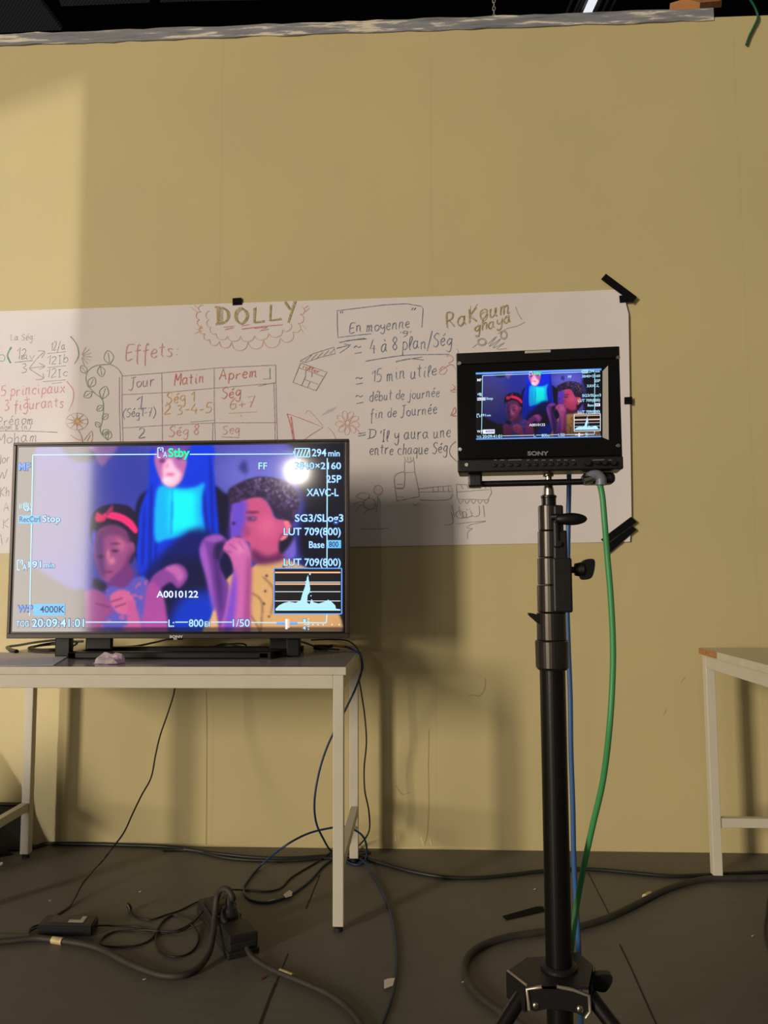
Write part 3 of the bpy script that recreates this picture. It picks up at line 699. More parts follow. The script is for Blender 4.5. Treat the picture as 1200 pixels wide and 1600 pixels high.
table1['label'] = 'off white steel table carrying the television'; table1['group'] = 'steel tables along the wall'
table2 = copy_tree(table1); table2.rotation_euler = (0, 0, math.radians(90)); table2.location = (.964+TD/2, -.232-TW/2, 0); table2.scale = (1, 1, 1.02)
table2['label'] = 'off white steel table at the right edge with a chipped corner'
# bare board where the edge strip has come off the near wall corner (local frame of the turned table: left side = +y, wall side = +x)
mb = MB(); mb.box((TW/2-.16, TD/2, TH-.0215), (TW/2+.002, TD/2+.0018, TH-.0006), .0004)
lab(mb.build('bare_edge', M['chipboard'], table2), 'bare brown chipboard edge')

# ================================================================== TELEVISION
TVY = -.47
def tvp(px, py, out=0.): p = oy(px, py, TVY); p.y = TVY-out; return p
c = [tvp(18, 690), tvp(545, 688), tvp(14.5, 998), tvp(546, 997)]
tx0 = (c[0].x+c[2].x)/2; tx1 = (c[1].x+c[3].x)/2; tz1 = (c[0].z+c[1].z)/2; tz0 = (c[2].z+c[3].z)/2
TVL = Vector(((tx0+tx1)/2, TVY+.03, TH))
tv = empty('television', TVL, 'large flat television showing camera footage, standing on the table', 'television')
si = [tvp(26.5, 697.5), tvp(537.5, 695), tvp(22.5, 986.5), tvp(536, 987.5)]
sx0 = (si[0].x+si[2].x)/2; sx1 = (si[1].x+si[3].x)/2; sz1 = (si[0].z+si[1].z)/2; sz0 = (si[2].z+si[3].z)/2
mb = MB()
yf, yb_ = TVY-.004, TVY+.028
mb.box((tx0, yf, tz1-.009), (tx1, yb_, tz1), .002); mb.box((tx0, yf, tz0), (tx1, yb_, tz0+.016), .002)
mb.box((tx0, yf, tz0+.016), (tx0+.011, yb_, tz1-.009), .002); mb.box((tx1-.012, yf, tz0+.016), (tx1, yb_, tz1-.009), .002)
mb.build('bezel', M['bezel'], tv, TVL)
mb = MB()
mb.box((tx0+.009, TVY-.0005, tz0+.012), (tx1-.009, yb_-.004, tz1-.007))
mb.build('panel_surround', M['bezel_black'], tv, TVL)
mb = MB()
mb.box((tx0+.015, yb_, tz0+.02), (tx1-.015, yb_+.012, tz1-.02), .006); mb.box((tx0+.16, yb_+.01, tz0+.03), (tx1-.16, yb_+.045, tz0+.40), .02)
mb.build('back_cover', M['black'], tv, TVL)

# ---- painted picture of the screens (the footage itself)
PW, PH = 560, 318
u_, v_ = np.meshgrid(np.linspace(0, 1, PW), np.linspace(0, 1, PH))
XX = 24+514*u_; YY = 696+292*v_
img = np.zeros((PH, PW, 3)); rng = np.random.RandomState(3)
def blur(a, s):
    s = s*PW/514.
    if s < .3: return a
    r = int(3*s)+1; k = np.exp(-.5*(np.arange(-r, r+1)/s)**2); k /= k.sum()
    p = np.pad(a, ((r, r), (0, 0)), 'edge'); a = sum(k[i]*p[i:i+a.shape[0]] for i in range(2*r+1))
    p = np.pad(a, ((0, 0), (r, r)), 'edge'); return sum(k[i]*p[:, i:i+a.shape[1]] for i in range(2*r+1))
def inside(pts):
    m = np.zeros(XX.shape, bool); n = len(pts)
    for i in range(n):
        (x1, y1), (x2, y2) = pts[i], pts[(i+1) % n]
        if y1 == y2: continue
        m ^= ((YY < y1) != (YY < y2)) & (XX < (x2-x1)*(YY-y1)/(y2-y1)+x1)
    return m
def poly(pts, col, bl=1.5, al=1., smooth=True, tex=None):
    if smooth: pts = [(p.x, p.y) for p in catmull([(x, y, 0) for x, y in pts], 6, True)]
    a = blur(inside(pts).astype(float), bl)*al
    if tex is not None: a = a*tex
    img[:] = img*(1-a[..., None])+np.array(col, float)*a[..., None]
def ell(cx, cy, rx, ry, col, bl=2., al=1., tex=None): poly([(cx+rx*math.cos(2*PI*i/16), cy+ry*math.sin(2*PI*i/16)) for i in range(16)], col, bl, al, False, tex)
def grain(s): 
    g = blur(rng.rand(PH, PW), s); g = (g-g.min())/(g.max()-g.min()); return g
img[:] = (66, 66, 160)
img += (np.clip((760-YY)/80, -1, 1)*8)[..., None]
ell(405, 745, 70, 45, (104, 104, 196), 18); ell(195, 745, 50, 50, (48, 58, 156), 16); ell(75, 800, 75, 90, (74, 72, 132), 24)
poly([(24, 690), (50, 690), (50, 995), (24, 995)], (10, 10, 22), 2, 1, False)
poly([(20, 880), (50, 885), (80, 903), (115, 922), (165, 940), (165, 1000), (20, 1000)], (14, 11, 26), 3)
poly([(95, 690), (160, 690), (150, 712), (128, 720), (105, 712)], (20, 20, 46), 3)
poly([(138, 694), (180, 694), (176, 709), (168, 717), (160, 728), (152, 722), (146, 708)], (130, 92, 150), 2)
for q in ([(385, 720), (375, 733), (388, 742)], [(120, 745), (122, 748), (119, 750)]): poly(q, (52, 50, 120), 3)
poly([(455, 690), (545, 690), (545, 1000), (500, 1000), (480, 900), (468, 845), (478, 790), (464, 752), (470, 715)], (7, 9, 28), 5)
poly([(210, 860), (213, 800), (222, 774), (238, 766), (244, 780), (236, 830), (228, 880)], (13, 14, 46), 2)
poly([(336, 762), (352, 772), (368, 784), (374, 850), (374, 905), (340, 905), (334, 800)], (12, 13, 40), 2)
poly([(228, 880), (262, 850), (300, 832), (340, 836), (364, 850), (366, 1000), (222, 1000), (224, 930)], (12, 14, 58), 4)
poly([(243, 692), (328, 692), (335, 735), (341, 790), (345, 843), (335, 852), (300, 868), (262, 872), (246, 908), (226, 908), (216, 862), (220, 800), (233, 758)], (0, 52, 214), 1.8)
for q in ([(226, 800), (229, 800), (228, 880), (224, 880)], [(236, 770), (240, 770), (240, 900), (235, 900)], [(246, 845), (249, 845), (247, 900), (244, 900)], [(328, 715), (333, 740), (338, 840), (334, 840)], [(318, 770), (322, 770), (330, 840), (326, 842)]): poly(q, (0, 24, 140), 1.6, .75)
poly([(248, 763), (262, 760), (285, 766), (308, 762), (321, 756), (318, 778), (318, 800), (323, 832), (318, 838), (300, 834), (290, 840), (262, 845), (247, 848), (243, 822), (244, 790)], (0, 178, 250), 2.2)
poly([(268, 768), (290, 768), (308, 772), (308, 800), (310, 828), (288, 830), (270, 834), (268, 800)], (10, 240, 255), 5)
poly([(270, 765), (272, 765), (272, 830), (269, 830)], (0, 130, 230), 1.2, .8)
poly([(225, 905), (300, 830), (345, 845), (345, 880), (300, 880), (262, 890), (230, 960)], (8, 16, 84), 5, .9)
poly([(290, 935), (345, 930), (348, 985), (300, 988), (270, 985)], (0, 60, 220), 7, .8)
poly([(241, 716), (245, 703), (252, 694), (284, 694), (293, 712), (291, 735), (284, 754), (270, 763), (257, 756), (247, 740)], (186, 104, 168), 1.5)
poly([(241, 690), (296, 690), (294, 706), (270, 702), (246, 708)], (92, 62, 160), 3)
poly([(256, 728), (266, 716), (275, 730), (284, 740), (282, 752), (270, 762), (258, 754)], (255, 196, 220), 2.6)
ell(267, 742, 7, 2.6, (232, 92, 136), 1.8); ell(262, 752, 8, 6, (255, 214, 232), 3); ell(254, 720, 5, 3, (110, 50, 110), 1.5); ell(281, 716, 5, 3, (110, 50, 110), 1.5); ell(262, 728, 3, 5, (240, 150, 190), 1.5)
poly([(238, 928), (240, 906), (254, 893), (275, 883), (290, 886), (298, 900), (292, 914), (282, 921), (270, 912), (250, 926)], (136, 64, 146), 1.6)
poly([(262, 890), (280, 886), (292, 900), (284, 912), (276, 900)], (190, 96, 168), 2)
# girl
poly([(142, 832), (145, 806), (158, 793), (180, 788), (200, 791), (213, 802), (218, 822), (218, 846), (213, 872), (205, 882), (160, 878), (149, 860)], (30, 22, 52), 1.2)
poly([(146, 835), (151, 832), (154, 868), (148, 860)], (70, 92, 236), 2)
poly([(152, 838), (160, 826), (180, 822), (198, 830), (205, 846), (212, 850), (214, 862), (207, 872), (203, 886), (198, 900), (188, 912), (176, 913), (164, 906), (156, 890), (150, 866)], (150, 72, 126), 1.3)
poly([(151, 840), (162, 832), (165, 870), (168, 905), (158, 895), (151, 868)], (92, 44, 112), 3)
ell(192, 850, 8, 14, (186, 92, 138), 4); ell(178, 878, 6, 6, (206, 116, 148), 2.5); ell(172, 868, 2, 9, (206, 120, 150), 1.6)
ell(183, 862, 6, 1.8, (58, 28, 62), 1.4); ell(160, 871, 5, 2, (48, 22, 60), 1.6); ell(183, 851, 8, 1.4, (84, 38, 78), 1.4); poly([(160, 826), (182, 820), (206, 838), (204, 850), (182, 836), (160, 842)], (96, 46, 92), 3, .7); poly([(196, 890), (204, 868), (212, 858), (204, 892), (190, 912)], (96, 40, 96), 3, .8); ell(172, 895, 8, 1.8, (110, 36, 80), 1.2)
poly([(150, 905), (160, 908), (172, 916), (165, 925), (150, 920)], (34, 24, 56), 2)
poly([(163, 806), (166, 802), (180, 801), (196, 806), (210, 816), (218, 830), (213, 835), (203, 825), (190, 816), (172, 811)], (238, 44, 112), .9)
poly([(150, 814), (152, 801), (159, 804), (166, 806), (167, 813), (158, 817)], (206, 46, 92), 1.2); poly([(166, 803), (176, 790), (178, 797), (170, 806)], (150, 40, 86), 1)
poly([(172, 912), (203, 885), (214, 900), (204, 922), (182, 924)], (112, 50, 118), 2)
poly([(160, 990), (172, 922), (198, 920), (214, 905), (230, 903), (240, 925), (240, 1000), (160, 1000)], (92, 82, 176), 1.8)
poly([(160, 990), (172, 922), (198, 920), (214, 905), (230, 903), (240, 925), (240, 1000), (160, 1000)], (190, 90, 150), 1.8, .7, True, (grain(2.2) > .62).astype(float))
poly([(232, 935), (238, 912), (250, 916), (262, 938), (267, 1000), (230, 1000)], (168, 72, 150), 2)
poly([(128, 1000), (126, 945), (136, 926), (152, 922), (168, 930), (180, 948), (182, 958), (172, 966), (152, 1000)], (148, 68, 130), 1.6)
poly([(120, 935), (134, 926), (136, 1000), (118, 1000)], (22, 16, 36), 3)
poly([(176, 935), (188, 924), (202, 924), (212, 934), (217, 946), (213, 958), (200, 962), (186, 956)], (204, 96, 144), 1.3); poly([(204, 944), (217, 948), (230, 1000), (208, 1000)], (192, 86, 142), 1.8)
for q in ([(178, 942), (196, 936)], [(184, 950), (202, 944)], [(154, 944), (176, 950)]): poly([(q[0][0], q[0][1]-.9), (q[1][0], q[1][1]-.9), (q[1][0], q[1][1]+.9), (q[0][0], q[0][1]+.9)], (98, 40, 90), .8, .9, False)
# boy
poly([(334, 1000), (338, 960), (360, 905), (395, 890), (410, 880), (440, 874), (470, 885), (500, 900), (520, 935), (524, 1000)], (214, 164, 106), 1.2)
for q in ([(398, 930), (412, 945), (410, 990)], [(396, 965), (408, 985), (412, 1000)], [(414, 905), (430, 925), (426, 960)]): poly([(x, y) for x, y in q]+[(x+2.4, y-1) for x, y in q[::-1]], (120, 84, 66), 1.2, .8)
for q in ((420, 902), (418, 926), (416, 945), (446, 888), (424, 965)): ell(q[0], q[1], 1.8, 1.8, (60, 40, 60), .8)
poly([(442, 852), (460, 838), (464, 872), (444, 874)], (112, 92, 196), 1.5)
poly([(367, 786), (385, 778), (405, 776), (422, 790), (432, 812), (445, 813), (456, 820), (456, 838), (445, 848), (441, 860), (444, 874), (425, 880), (404, 882), (396, 870), (392, 850), (378, 848), (365, 842), (366, 826), (363.5, 812), (366, 800)], (198, 80, 126), 1.3)
ell(420, 825, 14, 14, (222, 100, 138), 7, .9); poly([(366, 800), (363, 818), (364, 828), (374, 832), (378, 822)], (150, 84, 176), 2)
poly([(365, 784), (384, 780), (388, 800), (386, 820), (378, 848), (362, 842), (363, 812)], (104, 70, 196), 4)
poly([(396, 860), (420, 872), (440, 866), (446, 878), (405, 884)], (96, 36, 84), 3.5)
poly([(361, 788), (359, 768), (375, 757), (392, 750), (412, 747), (440, 752), (460, 764), (471, 780), (467, 802), (458, 822), (445, 815), (434, 812), (426, 796), (418, 784), (405, 779), (385, 783), (370, 788)], (46, 32, 62), 1.2)
poly([(398, 752), (415, 748), (440, 753), (460, 765), (470, 782), (464, 800), (450, 790), (425, 775), (400, 764)], (170, 146, 192), 1.5, .75, True, np.clip((grain(1.25)-.5)*5, 0, 1))
poly([(440, 845), (458, 826), (462, 842), (450, 862), (440, 868)], (28, 20, 44), 2)
ell(396, 813, 8, 3.6, (74, 40, 92), 2); ell(398, 812.5, 2.4, 1.3, (150, 130, 190), 1); poly([(384, 822), (394, 832), (390, 842), (382, 836)], (150, 56, 110), 3, .7); ell(368, 820, 3, 3, (50, 36, 110), 1); ell(397, 803, 11, 1.8, (90, 34, 76), 1.4); ell(375, 842, 5, 2, (100, 36, 70), 1.4)
poly([(446, 817), (455, 819), (456, 834), (447, 846), (440, 846), (449, 832)], (244, 120, 136), 1)
poly([(316, 868), (318, 848), (330, 838), (348, 838), (360, 850), (352, 866), (346, 884), (356, 906), (362, 925), (352, 1000), (340, 948), (328, 908)], (112, 56, 146), 1.6)
poly([(316, 866), (322, 850), (330, 880), (338, 930), (346, 985), (338, 960), (326, 905)], (156, 86, 186), 2.5)
poly([(336, 866), (346, 886), (352, 925), (350, 960), (342, 915)], (74, 36, 112), 3)
poly([(322, 846), (340, 838), (352, 842), (344, 850)], (150, 84, 176), 2)
poly([(340, 852), (356, 850), (350, 866), (346, 880), (338, 870)], (40, 24, 70), 2.5)
poly([(352, 860), (360, 846), (375, 842), (388, 850), (395, 866), (396, 900), (394, 940), (393, 1000), (350, 1000), (358, 950), (365, 912), (368, 892), (362, 872)], (202, 98, 164), 1.4)
poly([(352, 1000), (360, 950), (366, 915), (371, 890), (374, 930), (366, 1000)], (120, 72, 194), 3)
ell(378, 860, 8, 9, (220, 126, 178), 4); poly([(392, 870), (397, 900), (394, 990), (386, 990), (388, 900)], (150, 62, 124), 3, .8)
for q in ([(352, 862), (366, 866)], [(362, 852), (374, 862)], [(376, 848), (384, 860)]): poly([(q[0][0], q[0][1]-.8), (q[1][0], q[1][1]-.8), (q[1][0], q[1][1]+.8), (q[0][0], q[0][1]+.8)], (120, 54, 120), .9, .8, False)
poly([(334, 1000), (336, 962), (342, 958), (346, 1000)], (222, 168, 120), 1.4)
poly([(361, 788), (359, 768), (375, 757), (392, 750), (412, 747), (440, 752), (460, 764), (471, 780), (467, 802), (458, 822), (445, 815), (426, 796), (405, 779), (370, 788)], (84, 62, 104), 1.5, .8, True, np.clip((grain(1.6)-.5)*5, 0, 1))
img *= (.90+.22*grain(26))[..., None]; img *= (.965+.07*grain(.7))[..., None]
for c_ in range(3): img[..., c_] = blur(img[..., c_], .8)
poly([(20, 981), (545, 981), (545, 992), (20, 992)], (10, 9, 24), 1, .55, False)
img = np.clip(img, 0, 255)

def screen_mesh(name, corner, parent, shift, dark=1., gain=1., angle_fall=0., coat=0.):
    # corner(u, v) -> point; colours kept as a point attribute
    nx, ny = PW, PH
    o00, o10, o01 = corner(0, 0), corner(1, 0), corner(0, 1)
    o11 = corner(1, 1)
    A = np.array(o00); B = np.array(o10); Cc = np.array(o01); Dd = np.array(o11)
    P = (A[None, None]*(1-u_[..., None])*(1-v_[..., None])+B[None, None]*u_[..., None]*(1-v_[..., None])+Cc[None, None]*(1-u_[..., None])*v_[..., None]+Dd[None, None]*u_[..., None]*v_[..., None])-np.array(shift)
    me = bpy.data.meshes.new(name); me.vertices.add(nx*ny); me.vertices.foreach_set('co', P.reshape(-1).astype(np.float32))
    idx = np.arange(nx*ny).reshape(ny, nx)
    q = np.stack([idx[:-1, :-1], idx[1:, :-1], idx[1:, 1:], idx[:-1, 1:]], -1).reshape(-1, 4)
    nf = len(q); me.loops.add(nf*4); me.polygons.add(nf)
    me.loops.foreach_set('vertex_index', q.reshape(-1).astype(np.int32)); me.polygons.foreach_set('loop_start', np.arange(0, nf*4, 4, dtype=np.int32))
    try: me.polygons.foreach_set('loop_total', np.full(nf, 4, dtype=np.int32))
    except Exception: pass
    me.update(calc_edges=True); me.validate()
    at = me.color_attributes.new('footage', 'FLOAT_COLOR', 'POINT')
    s = (img/255.)**dark; lin = np.where(s <= .04045, s/12.92, ((s+.055)/1.055)**2.4)*gain*(1-angle_fall*np.clip((v_[..., None]-.15)/.75, 0, 1))  # viewing-angle dimming towards the bottom is painted into the picture colours
    rgba = np.concatenate([lin, np.ones((ny, nx, 1))], -1); at.data.foreach_set('color', rgba.reshape(-1).astype(np.float32))
    o = bpy.data.objects.new(name, me); COL.objects.link(o); o.parent = parent
    m = bpy.data.materials.new(name+'_display'); m.use_nodes = True; nt = m.node_tree; b = nt.nodes['Principled BSDF']
    b.inputs['Base Color'].default_value = (.004, .004, .005, 1); b.inputs['Roughness'].default_value = .07; b.inputs['Specular IOR Level'].default_value = 1.0
    b.inputs['Coat Weight'].default_value = coat; b.inputs['Coat IOR'].default_value = 1.75; b.inputs['Coat Roughness'].default_value = .06
    a = nt.nodes.new('ShaderNodeAttribute'); a.attribute_name = 'footage'
    nt.links.new(a.outputs['Color'], b.inputs['Emission Color']); b.inputs['Emission Strength'].default_value = 1.
    me.materials.append(m); return o, m

def osd(mp, parent, shift, mats, th=1.):
    # camera read-outs; mp maps the television's own pixel places to points
    # 0 cyan-white, 1 white, 2 green, 3 cyan fill, 4 dark, 5 warm line, 6 blue, 7 black box, 8 halo
    mb = MB()
    def T(s, x0, x1, y0, y1, mi=0, bold=.014):
        if mats[8] is not None: put_text(mb, s, x0-.5, x1+.5, y0-.3, y1+.3, lambda x, y: mp(x, y, 0), 8, .05)
        put_text(mb, s, x0, x1, y0, y1, lambda x, y: mp(x, y, 2), mi, bold)
    def R(x0, y0, x1, y1, mi=0, k=1): mb.add([mp(x0, y0, k), mp(x1, y0, k), mp(x1, y1, k), mp(x0, y1, k)], [[0, 1, 2, 3]], mi)
    def L(x0, y0, x1, y1, wd=1.7, mi=0, k=1):
        dx, dy = x1-x0, y1-y0; l = math.hypot(dx, dy); nx, ny = -dy/l*wd*th/2, dx/l*wd*th/2
        mb.add([mp(x0+nx, y0+ny, k), mp(x1+nx, y1+ny, k), mp(x1-nx, y1-ny, k), mp(x0-nx, y0-ny, k)], [[0, 1, 2, 3]], mi)
    def icon(x, y):
        L(x, y, x, y+15); L(x, y, x+4, y); L(x, y+15, x+4, y+15); L(x+8, y, x+8, y+7); L(x+5, y, x+8, y); R(x+3.5, y+2, x+5.5, y+4)
        T('A', x+8, x+15, y+6, y+15)
    L(52, 711, 245, 710); L(297, 710, 458, 709.5); L(511.5, 716, 511, 888); L(511, 960, 510, 973); L(52, 711, 47, 962)
    L(134, 972, 262, 972); L(274, 972, 294, 972); L(330, 972, 363, 972); L(393, 972.5, 510, 973)
    icon(247, 700); T('Stby', 263, 297, 701, 714, 2, .03)
    for a in ((461, 701, 484, 701), (461, 714, 484, 714), (461, 701, 461, 714), (484, 701, 484, 714), (459, 705, 459, 710)): L(*a, 1.6)
    for i in range(4): L(464+i*5, 713, 468+i*5, 702.5, 2.2)
    T('294', 487.5, 510, 702, 713); T('min', 513, 531, 704, 713)
    T('MF', 30, 48, 724, 735, 6); T('FF', 404, 418, 723, 733.5); T('3840×2160', 460, 533, 723, 733)
    T('25P', 510, 533.5, 743, 754); T('XAVC-L', 479, 529, 764, 775)
    T('SG3/SLog3', 461, 536.5, 804, 815); T('LUT 709(800)', 443.5, 532.5, 825, 836); T('Base', 483, 507, 846, 856)
    R(510.5, 844, 533, 856.5, 3); T('800', 514, 529, 846.5, 854.5, 4); T('LUT 709(800)', 443.5, 532.5, 873, 884)
    R(428.5, 888, 534, 959, 7)
    for a in ((428.5, 888, 534, 888), (428.5, 959, 534, 959), (428.5, 888, 428.5, 959), (534, 888, 534, 959)): L(*a, 1.8, 6, 2)
    L(430, 894.5, 532, 894.5, 2.2, 5, 2); L(430, 912.5, 532, 912.5, 2.2, 5, 2)
    for y in (909.5, 924.5, 939): L(430, y, 532, y, 1, 1, 2)
    prof = [(431, 951), (436, 946), (444, 942), (452, 940), (462, 942), (470, 938), (473, 927), (477, 916), (480, 903), (481.5, 898), (483, 908), (485, 920), (484, 926), (481, 930), (480, 941), (484, 944), (487, 936), (490, 941), (498, 943), (508, 940), (513, 937), (519, 941), (524, 946), (525, 951), (532, 952), (532, 954), (431, 954)]
    mb.add([mp(x, y, 3) for x, y in prof], [list(range(len(prof)))], 0)
    for x, y, r in ((484.5, 897, 1.2), (481, 903, 1.4), (478, 909, 1), (486, 925, .9), (486, 931, .9)): R(x-r, y-r, x+r, y+r, 0, 3)
    T('A0010122', 245, 310, 923.5, 933.5, 1)
    # hand icon: steadying switched off
    for i in range(4): L(37+i*2.6, 786-(i in (1, 2))*1.2, 38.5+i*2, 793, 1.3)
    L(37, 793, 41, 798, 1.4); L(46, 792, 43, 798, 1.4); L(32, 787, 31.5, 795, 1.2); L(34.5, 788, 34, 794, 1.2); L(48, 786, 48.5, 790, 1); T('OFF', 41, 51, 794, 799)
    R(29.5, 805.5, 64, 818, 3); T('RecCtrl', 31, 63, 807, 815.5, 4); T('Stop', 67, 95, 805.5, 815.5)
    icon(28, 875.5); T('191', 45, 65, 877, 887); T('min', 69, 86, 879, 887)
    T('W:P', 28, 51.5, 946, 956, 6); R(52.5, 943.5, 102, 961.5, 3); T('4000K', 63, 101.5, 947, 957, 4)
    T('TCG', 26, 46, 970, 979); T('20:09:41:01', 50.5, 132, 967, 979.5)
    T('L:', 263.5, 272.5, 968.5, 979); T('800', 295.5, 318, 968, 979); T('EI', 320, 328, 971, 979); T('1/50', 364, 390.5, 967.5, 979)
    R(432, 972, 465, 976, 6); R(446, 967, 449.5, 983, 1, 2); R(449.5, 967, 452.5, 981, 5, 2)
    T('1', 474, 478, 967, 973); T('4', 473, 478, 978, 984); L(475, 975.5, 484, 975.5, 1.2)
    for i in range(5): L(482, 966+i*4, 482, 968+i*4, 1.6)
    for x in (489, 497, 505, 519, 530): R(x-.9, 975, x+.9, 976.8, 1)
    return mb.build('on_screen_display', [m or mats[0] for m in mats], parent, shift, fix=False)

scr, _ = screen_mesh('screen', lambda u, v: (sx0+(sx1-sx0)*u, TVY-.0015, sz1+(sz0-sz1)*v), tv, TVL, coat=.62)
E_ = dict(cy=emat('osd_pale_cyan', (178, 232, 255), 1.1), wh=emat('osd_white', (235, 240, 255), 1.1), gr=emat('osd_green', (0, 245, 165), 1.1), fill=emat('osd_cyan_fill', (110, 200, 250), 1.),
          dk=emat('osd_dark_text', (30, 50, 110), 1.), warm=emat('osd_warm_line', (255, 190, 150), 1.1), bl=emat('osd_blue', (105, 165, 250), 1.), bk=emat('osd_black_box', (3, 5, 12), 1.), halo=emat('osd_blue_edge', (20, 60, 150), 1.))
def tvmap(x, y, k):
    p = tvp(x, y); return Vector((p.x, TVY-.0022-.0003*k, p.z))
osd(tvmap, scr, TVL, [E_['cy'], E_['wh'], E_['gr'], E_['fill'], E_['dk'], E_['warm'], E_['bl'], E_['bk'], E_['halo']])
mb = MB()
put_text(mb, 'SONY', 265, 286, 993, 996.6, lambda x, y: oy(x, y, yf-.0006), 0, .03)
lab(mb.build('logo', M['white_print'], tv, TVL, fix=False), 'small white maker lettering')
mb = MB(); q = oy(274, 1000.5, yf); mb.box((q.x-.006, yf-.001, tz0-.004), (q.x+.006, yf+.012, tz0+.001), .001)
mb.build('status_light', M['light_grey'], tv, TVL)
# pedestal: a low open loop under the set with two short posts
mb = MB()
bL = oz(113, 1028, TH).x; bR = oz(424, 1028, TH).x; by = -.485
mb.box((bL, by, TH+.001), (bR, by+.03, TH+.023), .004)
mb.box((bL, by, TH+.001), (bL+.03, by+.25, TH+.023), .004)
Q = [Vector((bR-.03, by, TH+.001)), Vector((bR+.005, by, TH+.001)), Vector((bR+.075, by+.25, TH+.001)), Vector((bR+.04, by+.25, TH+.001))]
mb.prism(Q, (0, 0, .021)); mb.box((bL, by+.22, TH+.001), (bR+.075, by+.25, TH+.02), .004)
mb.box((bL+.01, by+.11, TH+.02), (bL+.10, by+.13, tz0+.02), .004); mb.box((bR-.02, by+.11, TH+.02), (bR+.05, by+.13, tz0+.02), .004)
mb.build('pedestal', M['base_black'], tv, TVL)
for px0, px1 in ((79, 103), (445, 466)):
    a = oy(px0, 1000, TVY+.02).x; b = oy(px1, 1000, TVY+.02).x
    mb = MB(); mb.box((a, TVY+.05, TH+.001), (b, TVY+.08, tz0+.02), .004); mb.build('foot', M['base_black'], tv, TVL)

# ================================================================== FIELD MONITOR ON ITS STAND
MYAW = math.radians(-5.4)
m_c = oy(842, 740, -1.80)
Rz = Matrix.Rotation(MYAW, 4, 'Z'); mn = Rz @ Vector((0, -1, 0))
def mon_w(px, py, out=0.): return opl(px, py, m_c, mn)+mn*out
MLOC = Vector((m_c.x, m_c.y, mon_w(842, 737).z))
mon = empty('field_monitor', MLOC, 'small black field monitor on the stand showing the same footage', 'monitor', MYAW)
MI4 = (Matrix.Translation(MLOC) @ Rz).inverted()
def ml(px, py, out=0.): return MI4 @ mon_w(px, py, out)
q = [ml(713.5, 551), ml(971, 541.8), ml(714.5, 738), ml(970.5, 734)]
mx0 = (q[0].x+q[2].x)/2; mx1 = (q[1].x+q[3].x)/2; mz1 = (q[0].z+q[1].z)/2; mz0 = (q[2].z+q[3].z)/2
def mpart(name, mb, m, label=None, parent=mon):
    o = mb.build(name, m, parent)
    if label: lab(o, label)
    return o
mb = MB(); mb.box((mx0, .001, mz0), (mx1, .05, mz1), .003); mb.box((mx0+.03, .045, mz0+.03), (mx1-.03, .075, mz1-.03), .006)
mpart('body', mb, M['black'])
zsplit = ml(842, 716).z; ztop = ml(842, 565).z
mb = MB(); mb.box((mx0+.001, -.003, zsplit+.001), (mx1-.001, .004, ztop-.0008), .001)
mpart('front_glass', mb, M['gloss_black'], 'glossy black front panel')
mb = MB(); mb.box((mx0, -.001, ztop), (mx1, .004, mz1), .0015); mpart('top_strip', mb, M['bezel_black'])
mb = MB(); mb.box((mx0, -.004, mz0), (mx1, .004, zsplit), .002)
for a, b in ((772, 776), (781, 788), (794, 815), (823, 827), (834, 840), (846, 852), (858, 863), (870, 875), (881, 886), (893, 898), (925, 944), (950, 955)):
    p0 = ml(a, 719.5); p1 = ml(b, 719); mb.box((p0.x, -.0046, p0.z-.0005), (p1.x, -.0038, p0.z+.0005), 0, 1)
ctl = mpart('control_strip', mb, [M['black_soft'], M['grey_print']])
for i, (px, r) in enumerate(((773, 3), (784, 3.2), (797, 3), (809, 3.2), (825, 2.8), (837, 3), (850, 3), (861, 3), (873, 3), (884, 3), (896, 2.6))):
    p = ml(px, 728-(px-770)*.02); mb = MB(); mb.box((p.x-r*.001, -.0065, p.z-.0022), (p.x+r*.001, -.003, p.z+.0022), .0008); mb.build('button', M['black_soft'], ctl)
for px, r in ((917, .005), (932, .003), (943, .004), (957, .0045)):
    p = ml(px, 724); mb = MB(); mb.cyl((p.x, -.003, p.z), (p.x, -.012, p.z), r, r*.9, 18); mb.build('knob', M['black_soft'], ctl)
for px, py in ((718, 569), (965, 560), (719, 703), (965, 697), (729, 727)):
    p = ml(px, py); mb = MB(); mb.cyl((p.x, -.002, p.z), (p.x, -.0058, p.z), .0034, .0028, 16); mb.cyl((p.x, -.0055, p.z), (p.x, -.0062, p.z), .0012, n=6)
    mpart('screw', mb, M['chrome'])
a, b = ml(820, 551), ml(860.5, 549); mb = MB(); mb.box((a.x, -.0035, a.z-.0022), (b.x, .002, a.z+.002), .001); mpart('tally_lamp', mb, M['light_grey'], 'pale bar lamp')
mb = MB(); put_text(mb, 'SONY', 824, 857, 706, 712, lambda x, y: ml(x, y, .0036), 0, .04)
lab(mb.build('logo', M['grey_print'], mon, fix=False), 'grey maker lettering')
mb = MB(); q = [ml(941, 581, .0036), ml(949.5, 572, .0036), ml(950.5, 688, .0036), ml(941, 684, .0036)]; mb.prism(q, (0, .0016, 0))
mpart('grey_side_strip', mb, M['light_grey'], 'light grey strip right of the picture')  # flat light grey strip set beside the picture
scm = [ml(743.5, 583, .0038), ml(939, 576.5, .0038), ml(744, 688.5, .0038), ml(939, 684.5, .0038)]
scr2, _ = screen_mesh('screen', lambda u, v: tuple(scm[0]*(1-u)*(1-v)+scm[1]*u*(1-v)+scm[2]*(1-u)*v+scm[3]*u*v), mon, (0, 0, 0), 1.25, 1., .82)
def monmap(x, y, k):
    u = (x-24)/514; v = (y-696)/292
    p = scm[0]*(1-u)*(1-v)+scm[1]*u*(1-v)+scm[2]*(1-u)*v+scm[3]*u*v
    return Vector((p.x, p.y-.0004-.00012*k, p.z))
